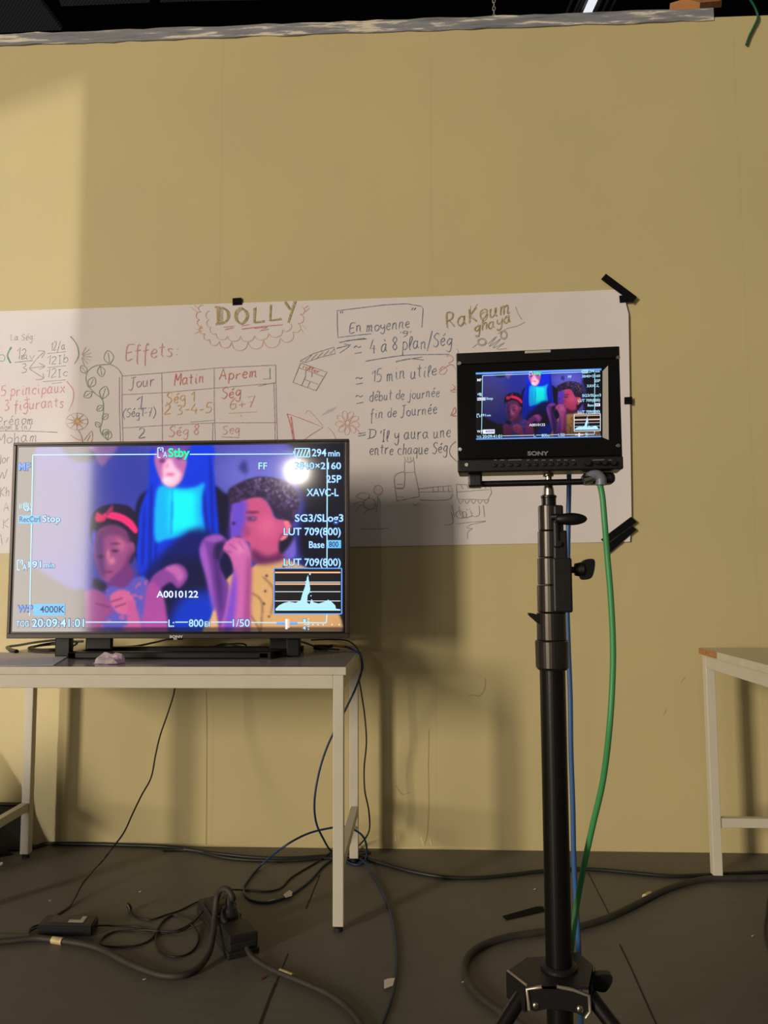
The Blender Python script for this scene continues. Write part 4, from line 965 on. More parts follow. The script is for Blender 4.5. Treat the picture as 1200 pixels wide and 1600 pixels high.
o2 = osd(monmap, scr2, (0, 0, 0), [E_['cy'], E_['wh'], E_['gr'], E_['wh'], E_['dk'], E_['warm'], E_['wh'], E_['bk'], None], 1.35)
for a in ((24, 697, 538, 705), (24, 981, 538, 986)):
    mb = MB(); mb.add([monmap(a[0], a[1], .5), monmap(a[2], a[1], .5), monmap(a[2], a[3], .5), monmap(a[0], a[3], .5)], [[0, 1, 2, 3]])
    lab(mb.build('display_bar', E_['bl'], scr2, fix=False), 'pale blue bar')
# rear bracket bar under the body
mb = MB()
p0 = ml(731, 759, -.02); p1 = ml(753, 739, -.02); mb.box((p0.x, .015, p0.z), (p1.x, .04, mz0+.004), .003)
p0 = ml(753, 757); p1 = ml(916, 749); mb.tube([(p0.x-.004, .028, p0.z+.004), (p0.x+.006, .028, p0.z+.004), (p1.x, .028, p0.z+.0045)], .0048, sub=1, n=14)
p2 = ml(958, 748); mb.box((p1.x-.004, .012, p0.z-.0005), (p2.x+.006, .044, p0.z+.017), .007, seg=3)
mpart('tilt_bracket', mb, M['black'])

SYP = -1.762
scx = oy(860, 900, SYP).x
def zc(py): return oy(860, py, SYP).z
K = .00101
stand = empty('light_stand', (scx, SYP, 0), 'black telescopic stand on splayed legs holding the small monitor', 'stand')
SL = stand.location.copy()
def spart(name, mb, m, label=None, parent=stand):
    o = mb.build(name, m, parent, SL)
    if label: lab(o, label)
    return o
def ring(p0, p1, hw, n=32):
    z1, z0 = zc(p0), zc(p1); r = hw*K; return [(r-.0012, z0), (r, z0+.0012), (r, z1-.0012), (r-.0012, z1)]
mb = MB(); mb.lathe([(.0055, zc(760)), (.0055, MLOC.z+.01)], scx, SYP, 20); mb.lathe([(.007, zc(745)), (.0085, zc(744)), (.0085, zc(741)), (.007, zc(740))], scx, SYP, 20)
mb.lathe([(.0085, zc(776)), (.009, zc(774)), (.008, zc(764)), (.0065, zc(758))], scx, SYP, 24)
spart('mounting_stud', mb, M['chrome'], 'bare metal stud')
mb = MB(); mb.lathe(ring(776, 792, 11), scx, SYP); mb.lathe(ring(774, 779, 12), scx, SYP); spart('stud_socket', mb, M['pole'])
for a, b, hw in ((790, 829.3, 16.5), (830, 871, 17.8), (871.8, 913.5, 19.2), (914.2, 956.2, 20.5), (957, 1000, 22)):
    mb = MB(); mb.lathe(ring(a, b, hw), scx, SYP); spart('collar', mb, M['collar'])
mb = MB(); mb.lathe([(.022, zc(1046)), (.0248, zc(1042)), (.0252, zc(1002)), (.0235, zc(1000))], scx, SYP, 36); spart('lower_clamp', mb, M['collar'])
mb = MB(); mb.lathe([(.0193, .30), (.0193, zc(1040))], scx, SYP, 36); spart('tube', mb, M['pole'], 'long black lower tube')
# castings on the camera-right side
def cast(name, pxa, pxb, pya, pyb, y0, y1, m, bev=.003):
    a = oy(pxa, pya, SYP); b = oy(pxb, pyb, SYP); mb = MB(); mb.box((a.x, SYP+y0, b.z), (b.x, SYP+y1, a.z), bev); return spart(name, mb, m)
cast('clamp_casting', 861, 878, 791, 868, -.022, .014, M['pole_matt'])
cast('clamp_casting', 860, 883, 830, 878, -.024, .016, M['pole_matt'])
cast('clamp_casting', 859, 890.5, 872, 956, -.026, .018, M['pole_matt'])
mb = MB(); a = oy(867, 815, SYP-.024); b = oy(874, 856, SYP-.024); mb.box((a.x-.003, SYP-.028, b.z), (b.x, SYP-.020, a.z), .003); mb.cyl((a.x+.004, SYP-.022, b.z+.006), (a.x+.004, SYP-.031, b.z+.006), .004, n=14); spart('latch_plate', mb, M['pole_matt'])
mb = MB(); c = oy(892, 811, SYP-.03); mb.sphere((c.x, c.y, c.z), 1, 0, 3, None, 0, (.0245, .008, .0095)); e = oy(862, 808, SYP-.022); mb.tube([(e.x, e.y, e.z), (e.x+.01, e.y-.004, e.z), (c.x-.012, c.y, c.z)], .005, sub=2)
spart('lever_handle', mb, M['black_soft'])
mb = MB(); a = oy(888, 891, SYP); mb.cyl(a, a+Vector((.014, 0, .001)), .005, n=16); mb.cyl(a+Vector((.010, 0, .001)), a+Vector((.022, 0, .001)), .0095, .012, n=18)
k0 = a+Vector((.018, 0, 0)); mb.prism(catmull([k0+Vector((0, -.006, .008)), k0+Vector((.008, -.006, .016)), k0+Vector((.02, -.006, .0165)), k0+Vector((.0215, -.006, .006)), k0+Vector((.017, -.006, -.010)), k0+Vector((.008, -.006, -.0145)), k0+Vector((0, -.006, -.012))], 5, True), (0, .012, 0))
spart('locking_knob', mb, M['black_soft'])
mb = MB(); a = oy(838, 966, SYP-.01); mb.prism([a+Vector((.004, 0, -.009)), a+Vector((-.004, 0, -.002)), a+Vector((-.0115, 0, .005)), a+Vector((-.011, 0, .008)), a+Vector((-.003, 0, .007)), a+Vector((.005, 0, .004))], (0, .012, 0)); spart('small_lever', mb, M['black_soft'])
# spreader hub
HY = SYP-.052
zt = oy(870, 1541, HY).z
mb = MB()
out = [(823, 1545), (846, 1541.5), (870, 1541), (895, 1546), (920, 1555), (922, 1580), (915, 1590), (900, 1583), (880, 1577.5), (855, 1576.5), (836, 1581), (827, 1577)]
fp = [oy(x, y, HY) for x, y in out]
mb.prism(fp, (0, .004, 0))
tl, tr = fp[0], fp[4]
tp = [Vector((p.x, p.y, zt)) for p in fp[:5]]+[Vector((tr.x+.02, SYP+.01, zt)), Vector((tr.x+.005, SYP+.05, zt)), Vector((scx+.012, SYP+.035, zt)), Vector((tl.x+.012, SYP+.03, zt)), Vector((tl.x-.022, SYP-.012, zt))]
mb.prism(tp, (0, 0, -.004))
h = .036
for p, q in ((tp[9], tp[0]), (tp[4], tp[5])):
    mb.add([p, q, q-Vector((0, 0, h)), p-Vector((0, 0, h))], [[0, 1, 2, 3]])
    nrm = (q-p).cross(Vector((0, 0, 1))).normalized()*.003; mb.add([p+nrm, q+nrm, q+nrm-Vector((0, 0, h)), p+nrm-Vector((0, 0, h))], [[3, 2, 1, 0]])
mb.lathe([(.021, zt-.05), (.027, zt-.045), (.027, zt+.004), (.023, zt+.007)], scx, SYP, 30)
hub = spart('spreader_hub', mb, M['pole_matt'])
mb = MB(); mb.tube([p+Vector((0, -.0008, 0)) for p in fp[2:7]], .0024, n=8, sub=0); mb.tube([p+Vector((0, -.0008, 0)) for p in (fp[1], fp[0], fp[11])], .0026, n=8, sub=0)
e0 = tp[9]; mb.tube([Vector((e0.x, e0.y, e0.z-h)), e0, tp[0]], .002, n=8, sub=0)
lab(mb.build('worn_edges', M['worn_edge'], hub, SL), 'worn bare metal edges')
for x, y in ((837, 1571.5), (906, 1577)):
    p = oy(x, y, HY); mb = MB(); mb.sphere((p.x, p.y, p.z), 1, 0, 2, None, 0, (.0052, .003, .0058)); lab(mb.build('rivet', M['chrome'], hub, SL), 'bright rivet head')
mb = MB(); a = oy(916, 1535, SYP-.01); mb.cyl(a+Vector((-.02, .012, -.006)), a+Vector((.006, 0, 0)), .005, n=14)
mb.prism(catmull([a+Vector((-.004, -.005, -.003)), a+Vector((.012, -.005, .012)), a+Vector((.034, -.005, .0135)), a+Vector((.0365, -.005, .004)), a+Vector((.027, -.005, -.010)), a+Vector((.014, -.005, -.0095))], 5, True), (0, .012, 0)); spart('hub_knob', mb, M['black_soft'])
hz = zt-.022
for top_, dirv in ((Vector((tl.x-.004, HY+.02, hz)), Vector((-.80, -.42, 0))), (Vector((tr.x+.006, HY+.02, hz)), Vector((.74, -.45, 0))), (Vector((scx+.01, SYP+.045, hz)), Vector((.12, 1, 0)))):
    dirv = dirv.normalized(); ft = Vector((scx, SYP, 0))+dirv*.46; ft.z = .012
    mb = MB(); mb.cyl(top_, ft, .0105, n=18); lg = spart('leg', mb, M['pole'])
    mb = MB(); dd = (ft-top_).normalized(); mb.cyl(ft-dd*.03, Vector((ft.x, ft.y, .0))+dirv*.012, .013, .014, 16); mb.build('foot_cap', M['rubber'], lg, SL)

# ================================================================== CABLES
def cable(name, pts, r, m, label, cat='cable', sub=8, n=10):
    P = catmull(pts, sub)
    for p in P:
        p.z = max(p.z, r+.0004)
        if p.z < 3: p.y = min(p.y, -r-.003)
    mb = MB(); mb.tube(P, r, n=n, sub=0); b = mb.base()
    o = mb.build(name, m, None, b); o.location = b; return tag(o, label, cat)
def child(o, name, mb, m, label=None):
    c = mb.build(name, m, o, o.location)
    if label: lab(c, label)
    return c
def ot(px, py, z):
    # a point on the table top; near its back edge the cable stands a little higher instead
    p = oz(px, py, z)
    return p if p.y < -.15 else oy(px, py, -.15)
def fl(pxs, z): return [oz(x, y, z) for x, y in pxs]
def band(o, a, b, r, m, name='tape_band', label=None):
    mb = MB(); mb.cyl(a, b, r, n=14); return child(o, name, mb, m, label)

r = .0068
back = cable('floor_cable', fl([(-60, 1330), (40, 1326), (70, 1319), (110, 1317), (180, 1320), (250, 1322.5), (290, 1327), (340, 1334), (400, 1340), (460, 1341), (520, 1337), (560, 1338), (590, 1347), (640, 1361), (690, 1370), (740, 1372), (790, 1368), (840, 1362), (890, 1358), (935, 1359), (990, 1364), (1050, 1369), (1110, 1367), (1200, 1363), (1290, 1362)], r), r, M['cable_black'], 'black cable running along the foot of the wall')
cable('floor_cable', fl([(255, 1328), (300, 1329), (350, 1340), (400, 1344.5), (460, 1345), (510, 1341), (545, 1343), (575, 1341)], .005), .005, M['cable_black'], 'thinner black cable lying just in front of the wall cable beside the table leg')
r = .0095
thick = cable('floor_cable', fl([(1290, 1369), (1200, 1371), (1150, 1372), (1105, 1373), (1065, 1382), (1030, 1395), (985, 1418), (945, 1436), (900, 1449), (850, 1456), (800, 1463), (762, 1474), (738, 1488), (727, 1506), (730, 1530), (750, 1556), (785, 1582), (830, 1612), (900, 1650), (1010, 1690), (1150, 1720), (1290, 1730)], r), r, M['cable_dusty'], 'thick black cable curving across the floor round the stand foot')
a, b = oz(1016, 1398, r), oz(1008, 1402.5, r); band(thick, a, b, r+.0014, M['gold_tape'], label='pale tape mark')
a, b = oz(897, 1448.5, r), oz(890, 1450, r); band(thick, a, b, r+.0014, M['gold_tape'], label='pale tape mark')

# green and blue camera leads hanging from the monitor
g0 = mon_w(938, 757, -.006); 
def hang(px, py, Y): return oy(px, py, Y)
gy = g0.y
pts = [hang(936, 752, gy), hang(941, 775, gy), hang(945, 820, gy-.003), hang(949, 870, gy), hang(954, 930, gy), hang(957.5, 1000, gy), hang(957, 1060, gy), hang(952, 1140, gy), hang(942, 1220, gy+.03), hang(926, 1290, gy+.06), hang(913, 1350, gy+.09), hang(902, 1410, gy+.115), hang(894, 1470, SYP+.06), hang(890, 1512, SYP+.068), hang(889, 1580, SYP+.075), hang(892, 1680, SYP+.08)]
ge = pts[-1]; pts += [Vector((ge.x, ge.y+.02, .12)), Vector((ge.x+.04, ge.y+.06, .02)), Vector((ge.x+.12, ge.y+.03, .005)), Vector((ge.x+.26, ge.y-.10, .005))]
green = cable('monitor_lead', pts, .0046, M['cable_green'], 'green cable hanging from the back of the small monitor')
mb = MB(); a = hang(934, 756, gy); b = hang(915, 752, gy-.002)
mb.tube([hang(939, 758, gy), hang(938, 747, gy), hang(930, 742, gy), hang(920, 747, gy)], .0085, n=14, sub=6); child(green, 'connector_boot', mb, M['grey_plastic'], 'grey right-angle connector boot')
mb = MB(); mb.cyl(hang(924, 748, gy-.004), hang(912, 752, gy-.004), .006, n=16); child(green, 'plug', mb, M['chrome'], 'shiny metal plug')
by_ = SYP+.10
pts = [hang(889, 728, by_), hang(889, 760, by_), hang(888, 810, by_), hang(887, 880, by_+.002), hang(886, 940, by_+.002), hang(888, 1010, by_+.002), hang(891, 1090, by_+.002), hang(892, 1170, by_), hang(895, 1260, by_), hang(896.5, 1340, by_+.002), hang(900, 1410, by_+.005), hang(904, 1480, by_+.01), hang(906, 1540, by_+.03), hang(908, 1620, by_+.04)]
ge = pts[-1]; pts += [Vector((ge.x, ge.y+.02, .15)), Vector((ge.x+.02, ge.y+.06, .03)), Vector((ge.x+.09, ge.y+.10, .0045)), Vector((ge.x+.25, ge.y+.06, .0045))]
cable('monitor_lead', pts, .0043, M['cable_blue'], 'blue cable running down behind the black stand tube')

# blue lead from the television table down to the floor, coiled behind the front leg
tz = TH+.004
p = [ot(524, 1009, tz), ot(538, 1010, tz), ot(549, 1014, tz+.002), Vector((-.205, -.30, .745)), Vector((-.196, -.34, .70)), oy(557, 1072, -.35), oy(548, 1092, -.36), oy(530, 1128, -.34), oy(512, 1165, -.33), oy(499, 1205, -.33), oy(491.5, 1250, -.33), oy(494, 1285, -.30), oy(506, 1312, -.25)]
p += [oz(518, 1330, .004), oz(545, 1348, .004), oz(565, 1350, .006)]
p += [oz(573, 1335, .02), oy(570, 1312, -.16), oy(558, 1299, -.17), oy(540, 1292, -.18), oy(515, 1294, -.20), oy(480, 1303, -.23), oy(445, 1322, -.28)]
p += [oz(408, 1352, .012), oz(384, 1380, .004), oz(381, 1393, .004), oz(392, 1406, .004), oz(418, 1410, .004), oz(450, 1400, .004), oz(482, 1378, .004), oz(506, 1352, .004), oz(526, 1341, .006), oz(552, 1338, .012), oz(572, 1350, .010), oz(592, 1382, .004), oz(610, 1425, .004), oz(619, 1475, .004), oz(619, 1515, .004), oz(611, 1560, .004), oz(592, 1610, .004)]
bluec = cable('video_lead', p, .0036, M['cable_navy'], 'blue cable looping from the table corner down and across the floor')
mb = MB(); c = oz(457, 1398, .004); mb.prism([oz(443, 1398, .0078), oz(452, 1391, .0078), oz(457, 1394, .0078), oz(456, 1400, .0078), oz(446, 1403, .0078)], (0, 0, .001)); child(bluec, 'tag', mb, M['tag'], 'white tag on the coil')
mb = MB(); mb.prism([oz(600, 1532, .0078), oz(606, 1529.5, .0078), oz(617, 1528.5, .0078), oz(614, 1540, .0078), oz(600, 1545, .0078)], (0, 0, .001)); child(bluec, 'tag', mb, M['tag'], 'white tag at the front')
mb = MB(); mb.cyl(oz(430, 1407, .004), oz(418, 1409.5, .004), .0046, n=12); child(bluec, 'tape_band', mb, M['gold_tape'])
mb = MB(); mb.cyl(ot(519, 1008.5, tz+.004), ot(541, 1010.5, tz+.004), .005, n=14); child(bluec, 'plug', mb, M['yellow_plug'], 'yellow plug on the table')
mb = MB(); mb.cyl(ot(508, 1011, tz+.004), ot(520, 1009, tz+.004), .006, n=14); child(bluec, 'plug_tip', mb, M['black'])

# thin black power lead at the table corner
cable('power_lead', [ot(486, 1000, TH+.012), ot(520, 999, TH+.006), ot(545, 1002, TH+.004), Vector((-.209, -.27, TH+.002)), Vector((-.198, -.26, .70)), oy(561.5, 1060, -.22), oy(565, 1085, -.21), oy(570, 1120, -.2), oy(572.5, 1160, -.2), oy(569, 1200, -.19), oy(570, 1235, -.19), oy(576, 1265, -.18), oy(577.5, 1293, -.17), oy(572, 1308, -.165),
      oz(560, 1322, .02), oz(551, 1330, .004), oz(558, 1335, .004), oz(578, 1333, .004), oz(574, 1330, .004), oz(556, 1330, .004), oz(535, 1322, .03), oz(505, 1340, .008), oz(490, 1350, .003), oz(455, 1371, .003), oz(438, 1388, .003), oz(415, 1393, .003), oz(385, 1391, .003), oz(362, 1390, .02), oz(352, 1392, .055), oz(349, 1402, .07)], .0028, M['cable_black'], 'thin black wire hanging past the table corner to the power strip', n=8)

# ---- power brick and its leads
B0 = oz(50, 1462, 0); 
c4 = [oz(58, 1462, 0), oz(144, 1464, 0), oz(154, 1448, 0), oz(73, 1446, 0)]
brick_c = sum(c4, Vector())/4
brick = empty('power_brick', brick_c, 'black power adapter brick with a printed label lying on the floor', 'power adapter')
mb = MB(); bm = bmesh.new()
bt = [bm.verts.new(p) for p in c4]; tp4 = [bm.verts.new(p+Vector((0, 0, .032))) for p in c4]
bm.faces.new(bt[::-1]); bm.faces.new(tp4)
for i in range(4): bm.faces.new([bt[i], bt[(i+1) % 4], tp4[(i+1) % 4], tp4[i]])
bmesh.ops.recalc_face_normals(bm, faces=bm.faces[:]); bmesh.ops.bevel(bm, geom=bm.edges[:], offset=.004, segments=2, affect='EDGES')
mb.from_bm(bm); mb.build('case', M['black'], brick, brick_c)
def on_top(u, v, z=.0326):
    a = c4[3]*(1-u)+c4[2]*u; b = c4[0]*(1-u)+c4[1]*u; p = a*(1-v)+b*v; return Vector((p.x, p.y, z))
mb = MB(); mb.prism([on_top(.18, .12), on_top(.82, .12), on_top(.82, .82), on_top(.18, .82)], (0, 0, .0006)); lb_ = mb.build('label_sticker', M['label'], brick, brick_c)
mb = MB(); mb.prism([on_top(.52, .55, .0333), on_top(.8, .55, .0333), on_top(.8, .8, .0333), on_top(.52, .8, .0333)], (0, 0, .0004)); mb.prism([on_top(.72, .2, .0333), on_top(.8, .2, .0333), on_top(.8, .5, .0333), on_top(.72, .5, .0333)], (0, 0, .0004))
lab(mb.build('label_patch', M['label_white'], lb_, brick_c), 'pale patch of the label')
a = (c4[0]+c4[3])/2+Vector((.004, 0, .014))
cable('adapter_lead', [a, a+Vector((-.02, -.002, -.006)), oz(46, 1456, .006), oz(50, 1449, .004), oz(70, 1441, .003), oz(90, 1429, .003), oz(108, 1417, .003), oz(118, 1402, .01), oz(128, 1383, .03), oz(146, 1360, .06), oy(160, 1345, -.62), oy(178, 1322, -.56), oy(194, 1300, -.52), oy(207, 1272, -.47), oy(221, 1243, -.42), oy(236, 1215, -.38), oy(243, 1180, -.34), oy(250, 1150, -.31), oy(261, 1118, -.28), oy(270, 1090, -.26), oy(273, 1076, -.25), oy(275, 1056, -.24)], .0027, M['cable_black'], 'thin black lead rising from the power brick to behind the table', n=8)
a = (c4[1]+c4[2])/2+Vector((-.004, 0, .016))
cable('adapter_lead', [a, oz(165, 1446, .010), oz(185, 1447, .004), oz(210, 1447, .003), oz(230, 1452, .003), oz(244, 1457, .003), oz(262, 1457.5, .003), oz(282, 1452, .003), oz(296, 1444, .004), oz(302, 1438, .006), oz(290, 1433, .006), oz(270, 1430, .003), oz(254, 1440, .003), oz(246, 1452, .003), oz(235, 1468, .003), oz(215, 1477, .003), oz(190, 1479, .003), oz(170, 1479, .0026), oz(157, 1475, .0026), oz(162, 1464, .0026), oz(180, 1456, .0026), oz(205, 1454, .003), oz(228, 1453, .006), oz(250, 1455, .006), oz(280, 1455, .006), oz(300, 1443, .012), oz(318, 1422, .03), oz(326, 1405, .05), oz(338, 1400, .06)], .0027, M['cable_black'], 'thin black lead looping from the power brick to the power strip', n=8)
spare = cable('adapter_lead', [oz(204, 1421, .005), oz(209, 1428, .003), oz(218, 1434, .003), oz(236, 1437, .003), (oz(258, 1430, .003)), oz(280, 1423, .003), oz(300, 1413, .004), oz(318, 1406, .008), oz(335, 1405, .03), oz(350, 1408, .05)], .0026, M['cable_black'], 'thin black lead ending in a small loose plug on the floor', n=8)
mb = MB(); a = oz(204, 1421, .006); mb.cyl(a, a+Vector((-.008, .004, .012)), .007, .006, 12); mb.cyl(a+Vector((-.008, .004, .012)), a+Vector((-.011, .005, .018)), .003, n=10); child(spare, 'plug', mb, M['black'])
cable('adapter_lead', [oz(246, 1456, .007), oz(243, 1466, .003), oz(248, 1482, .003), oz(260, 1492, .003), oz(277, 1495, .003), oz(296, 1489, .003), oz(308, 1475, .003), oz(310, 1460, .003), oz(303, 1448, .008), oz(297, 1444, .012)], .0026, M['cable_black'], 'small loose loop of thin black lead in front of the power strip', n=8)

# ---- power strip
s0, s1 = oz(333, 1412, 0), oz(382, 1497, 0)
ax = (s1-s0).normalized(); sd = Vector((ax.y, -ax.x, 0)); sd = sd if sd.x > 0 else -sd; sd.normalize()
L_ = (s1-s0).length
ps = empty('power_strip', (s0+s1)/2, 'dusty black socket strip lying on the floor with a plug in it', 'power strip')
PSL = ps.location.copy(); W_ = .052
f0 = oz(356, 1502, 0); f1 = oz(406, 1490, 0)
sd = (f1-f0).normalized(); W_ = (f1-f0).length; ax = Vector((-sd.y, sd.x, 0)); ax = ax if ax.y > 0 else -ax
Ls = .34
def pb3(u, v, z): p = f0+ax*u+sd*v; return Vector((p.x, p.y, z))
def pbox(mb, u0, u1, v0, v1, z0, z1, bev):
    M4 = Matrix(((ax.x, sd.x, 0, f0.x), (ax.y, sd.y, 0, f0.y), (0, 0, 1, 0), (0, 0, 0, 1))); mb.box((u0, v0, z0), (u1, v1, z1), bev, 0, M4)
mb = MB(); pbox(mb, 0, Ls, 0, W_, 0, .018, .004); pbox(mb, .004, Ls-.004, .003, W_-.003, .016, .040, .006); mb.build('case', M['strip_black'], ps, PSL)
mb = MB(); pbox(mb, .004, .10, .004, W_-.004, .036, .058, .004); mb.build('switch_box', M['strip_black'], ps, PSL)
for u in (.14, .21, .28):
    mb = MB(); c0 = pb3(u, W_/2, .038); mb.cyl(c0, c0+Vector((0, 0, .006)), W_*.40, n=26); mb.build('socket', M['black_soft'], ps, PSL)
    mb = MB(); pbox(mb, u-.025, u+.025, W_-.004, W_+.006, .008, .034, .003); mb.build('socket_flap', M['black'], ps, PSL)
# plug with the thick lead arching out of the first socket
pc = pb3(.14, W_*.5, .045)
def at_h(px, py, Z): return oz(px, py, Z)
pts = [pc+Vector((0, 0, .03)), pc+Vector((0, 0, .06)), at_h(364, 1404, .125), at_h(357, 1391, .145), at_h(346, 1390, .14), at_h(339, 1402, .115), at_h(336, 1430, .075), at_h(333, 1460, .045), at_h(326, 1490, .022), at_h(310, 1512, .010), at_h(285, 1524, .009), at_h(255, 1524, .009), at_h(225, 1515, .009), at_h(195, 1502, .009), at_h(160, 1484, .009), at_h(130, 1475, .009), at_h(95, 1470, .009), at_h(60, 1466, .009), at_h(25, 1469, .009), at_h(-30, 1474, .009), at_h(-90, 1480, .009), at_h(-240, 1540, .009), at_h(-420, 1620, .009)]
plead = cable('mains_lead', pts, .0085, M['cable_dusty'], 'thick dusty mains lead plugged into the strip and running off left')
mb = MB(); mb.lathe([(.025, pc.z), (.025, pc.z+.014), (.02, pc.z+.032), (.012, pc.z+.042), (.0105, pc.z+.06)], pc.x, pc.y, 24); child(plead, 'plug', mb, M['strip_black'], 'black round mains plug')
a, b = oz(98, 1471, .009), oz(82, 1468.5, .009); band(plead, a, b, .0098, M['gold_tape'], label='white tape mark')
p2 = pb3(0.002, W_*.62, .02)
slead = cable('mains_lead', [p2+ax*.01, p2-ax*.03+Vector((0, 0, -.006)), oz(405, 1503, .009), oz(420, 1512, .008), oz(440, 1521, .008), oz(462, 1530, .008), oz(488, 1541, .008), oz(515, 1554, .008), oz(540, 1572, .008), oz(560, 1594, .008), oz(578, 1625, .008)], .0072, M['cable_dusty'], 'black lead leaving the front end of the power strip')
a, b = oz(437, 1518.5, .008), oz(457, 1526.5, .008); band(slead, a, b, .0083, M['gold_tape'], label='cream tape mark')
mb = MB(); pc2 = pb3(.235, W_*.5, .04); pbox(mb, .185, .262, .006, W_-.008, .0445, .070, .008); mb2 = mb
solo(mb, 'plug_adapter', M['strip_black'], 'black plug-in adapter block in the far socket of the power strip', 'adapter')

# ================================================================== THINGS ON THE TABLE
mb = MB(); a = [oz(-70, 1042, TH+.001), oz(83, 1040, TH+.001), oz(111, 1023, TH+.001), oz(-20, 1019, TH+.001)]
mb.prism(a, (0, 0, .0012)); solo(mb, 'paper_sheet', M['sheet'], 'blank white paper sheet lying on the left of the table', 'paper')
mb = MB(); c = oz(172, 1036, TH); bm = bmesh.new(); bmesh.ops.create_icosphere(bm, subdivisions=3, radius=1)
rn = random.Random(5)
dirs = [Vector((rn.uniform(-1, 1), rn.uniform(-1, 1), rn.uniform(-.2, 1))).normalized() for _ in range(26)]
amp = [rn.uniform(-.45, .4) for _ in dirs]
for v in bm.verts:
    d = v.co.normalized(); k = 1+sum(a_*max(0, d.dot(q)-.72)/.28 for a_, q in zip(amp, dirs)); v.co = Vector((d.x*.043*k, d.y*.03*k, max(-.1, d.z)*.034*k+.003))+c
    v.co.z = max(v.co.z, TH+.0008)
mb.from_bm(bm, 0, False); solo(mb, 'crumpled_film', M['cling'], 'crumpled pinkish clear plastic film in front of the television base', 'plastic film')
lead = cable('table_cable', [ot(16, 1017, TH+.006), ot(12, 1011, TH+.005), ot(30, 1008, TH+.005), ot(60, 1003, TH+.006), ot(95, 1000, TH+.006), ot(120, 1004, TH+.005), ot(105, 1012, TH+.005), ot(70, 1015, TH+.005), ot(45, 1013, TH+.005), ot(60, 1009, TH+.01), ot(95, 1006, TH+.011), ot(112, 1010, TH+.011), ot(80, 1016, TH+.011), ot(50, 1012.5, TH+.012), ot(80, 1005, TH+.014), ot(130, 1002, TH+.006)], .0042, M['cable_black'], 'black coiled cable with a plug at the left end of the table')
mb = MB(); mb.tube([ot(12, 1012, TH+.007), ot(18, 1016, TH+.008), ot(26, 1018, TH+.008)], .0075, n=12, sub=4); child(lead, 'plug', mb, M['black'])
cable('table_cable', [ot(150, 1004, TH+.03), ot(168, 1010, TH+.008), ot(185, 1011, TH+.005), ot(215, 1009, TH+.012), ot(245, 1003, TH+.03), ot(262, 999, TH+.045), ot(285, 998, TH+.05)], .0036, M['cable_black'], 'black wire sagging under the middle of the television')
cable('table_cable', [ot(300, 1015, TH+.004), ot(315, 1012, TH+.004), ot(345, 1009, TH+.005), ot(362, 1006, TH+.006), ot(380, 1006, TH+.006), ot(384, 1011, TH+.006), ot(360, 1014, TH+.006), ot(335, 1012, TH+.008), ot(350, 1006, TH+.01), ot(375, 1010, TH+.012), ot(395, 1015, TH+.006), ot(330, 1017, TH+.004), ot(296, 1012, TH+.004)], .0032, M['cable_black'], 'tangled thin black wire inside the television base')
mb = MB(); a = ot(490, 1012, TH+.001); mb.box((a.x, a.y-.015, TH+.001), (a.x+.05, a.y+.02, TH+.016), .003)
solo(mb, 'cable_adapter', M['black'], 'small black adapter at the right end of the table', 'adapter')
cable('table_cable', [ot(455, 1000, TH+.02), ot(475, 1004, TH+.012), ot(492, 1010, TH+.009), ot(508, 1013, TH+.007), ot(530, 1015, TH+.005)], .0034, M['cable_black'], 'short black cable from the television foot to the adapter')

# ================================================================== FLOOR ODDMENTS, LEFT CORNER
mb = MB(); mb.prism([oz(785, 1432, .001), oz(838, 1417, .001), oz(848, 1417, .001), oz(852, 1424, .001), oz(840, 1427, .001), oz(792, 1438, .001)], (0, 0, .0015))
solo(mb, 'tape_scrap', M['tape'], 'dark strip of tape stuck to the floor behind the stand', 'tape')
for i, (x, y, s_, lb2) in enumerate(((226, 1530, 3.2, 'tiny white paper fleck on the floor below the mains lead'), (219, 1393, 2.2, 'tiny white fleck on the floor behind the loose plug'), (724, 1534, 2.6, 'tiny pale fleck on the floor left of the stand'), (1176, 1462, 2.2, 'tiny pale fleck on the floor at the far right'), (836, 1389, 2.2, 'tiny pale fleck on the floor left of the stand tube'), (78, 1407, 2.2, 'tiny pale fleck on the floor behind the power brick'))):
    mb = MB(); c = [oz(x-s_, y+.6, .0012), oz(x+.4*s_, y-.9, .0012), oz(x+s_, y-.5, .0012), oz(x-.2*s_, y+1.2, .0012)]; mb.prism(c, (0, 0, .0008)); solo(mb, 'paper_fleck', M['tag'], lb2, 'litter', 'pale flecks on the floor')
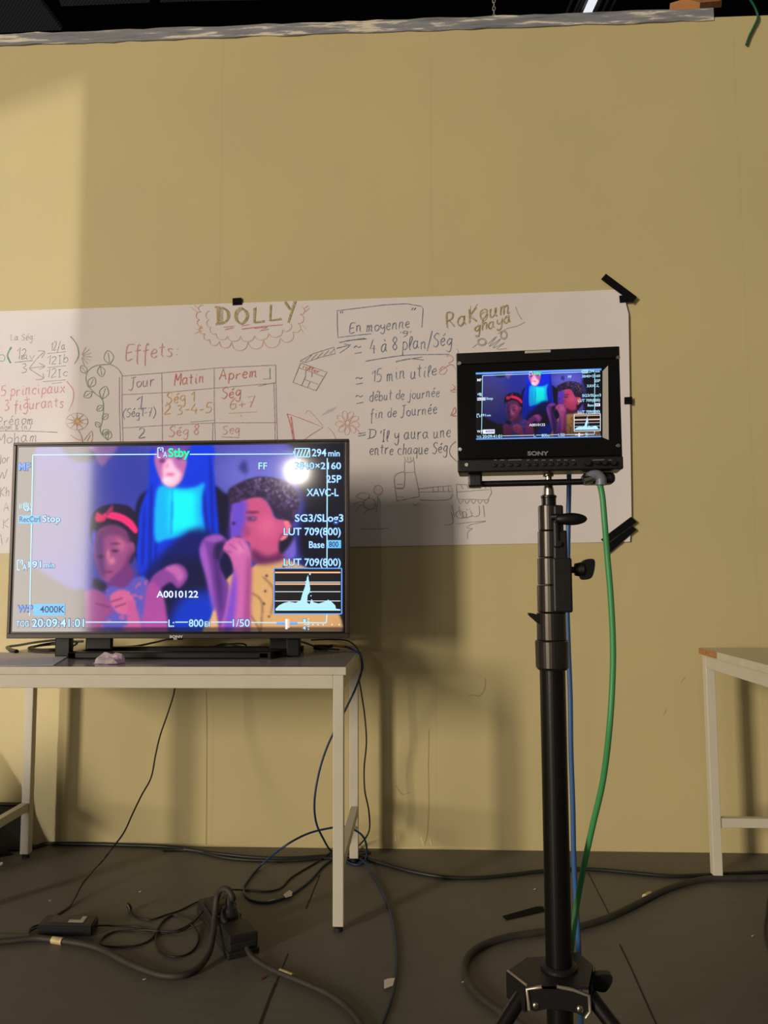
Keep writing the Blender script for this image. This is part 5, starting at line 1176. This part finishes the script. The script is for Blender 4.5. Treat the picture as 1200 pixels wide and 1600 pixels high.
mb = MB(); c = oz(409, 1529, .0012); mb.prism([oz(405, 1529.5, .0012), oz(416, 1525, .0012), oz(417, 1526, .0012), oz(409, 1531, .0012)], (0, 0, .001)); solo(mb, 'red_scrap', mat('dull_red_scrap', (112, 52, 40), .6), 'small dull red scrap on the floor beside the power strip', 'litter')
# dark board against the wall and a black cloth bundle under the table's left end; its unseen tall end is added to shade the corner
a = oy(-120, 1258, -.05); b = oy(34, 1322, -.05)
mb = MB(); mb.box((a.x, -.055, .0), (b.x, -.025, a.z), .003); bd = mb; o = solo(mb, 'leaning_board', M['board'], 'grey board with a dark top edge standing against the wall under the table', 'board')
mb = MB(); mb.box((a.x, -.057, a.z), (b.x, -.023, a.z+.006), .001); child(o, 'top_edge', mb, M['black_soft'], 'dark top edge')
mb = MB(); bm = bmesh.new(); bmesh.ops.create_icosphere(bm, subdivisions=4, radius=1)
e0 = oz(22, 1343, 0); e1 = Vector((-2.4, -1.2, 0)); ctr = (e0+e1)/2; dl = (e1-e0)/2; dn = Vector((-dl.y, dl.x, 0)).normalized()
for v in bm.verts:
    d = v.co.normalized(); k = 1+sum(a_*.3*max(0, d.dot(q)-.7)/.3 for a_, q in zip(amp, dirs)); t = (d.x+1)/2
    hgt = .05+.42*min(1, t*2.2); v.co = ctr+dl*d.x+dn*(d.y*k*(.05+.10*min(1, t*2)))+Vector((0, 0, max(0., hgt*(.5+d.z*.5*k)*1.15-.01)))
mb.from_bm(bm, 0, True); solo(mb, 'cloth_bundle_blocker', M['cloth_black'], 'black cloth bundle under the left end of the table, its unseen end added to shade the corner', 'bag')
mb = MB(); c = oz(2, 1352, 0); mb.sphere((c.x, c.y, .006), .006, 0, 2, None, .15); solo(mb, 'paper_pellet', M['tag'], 'small white pellet on the floor at the far left beside the bundle', 'litter')
cable('edge_wire', fl([(1215, 1372), (1203, 1396), (1198, 1425), (1195, 1455), (1201, 1480), (1215, 1500), (1260, 1530), (1330, 1540)], .003), .003, M['cable_black'], 'thin dark wire on the floor at the far right edge', n=8)
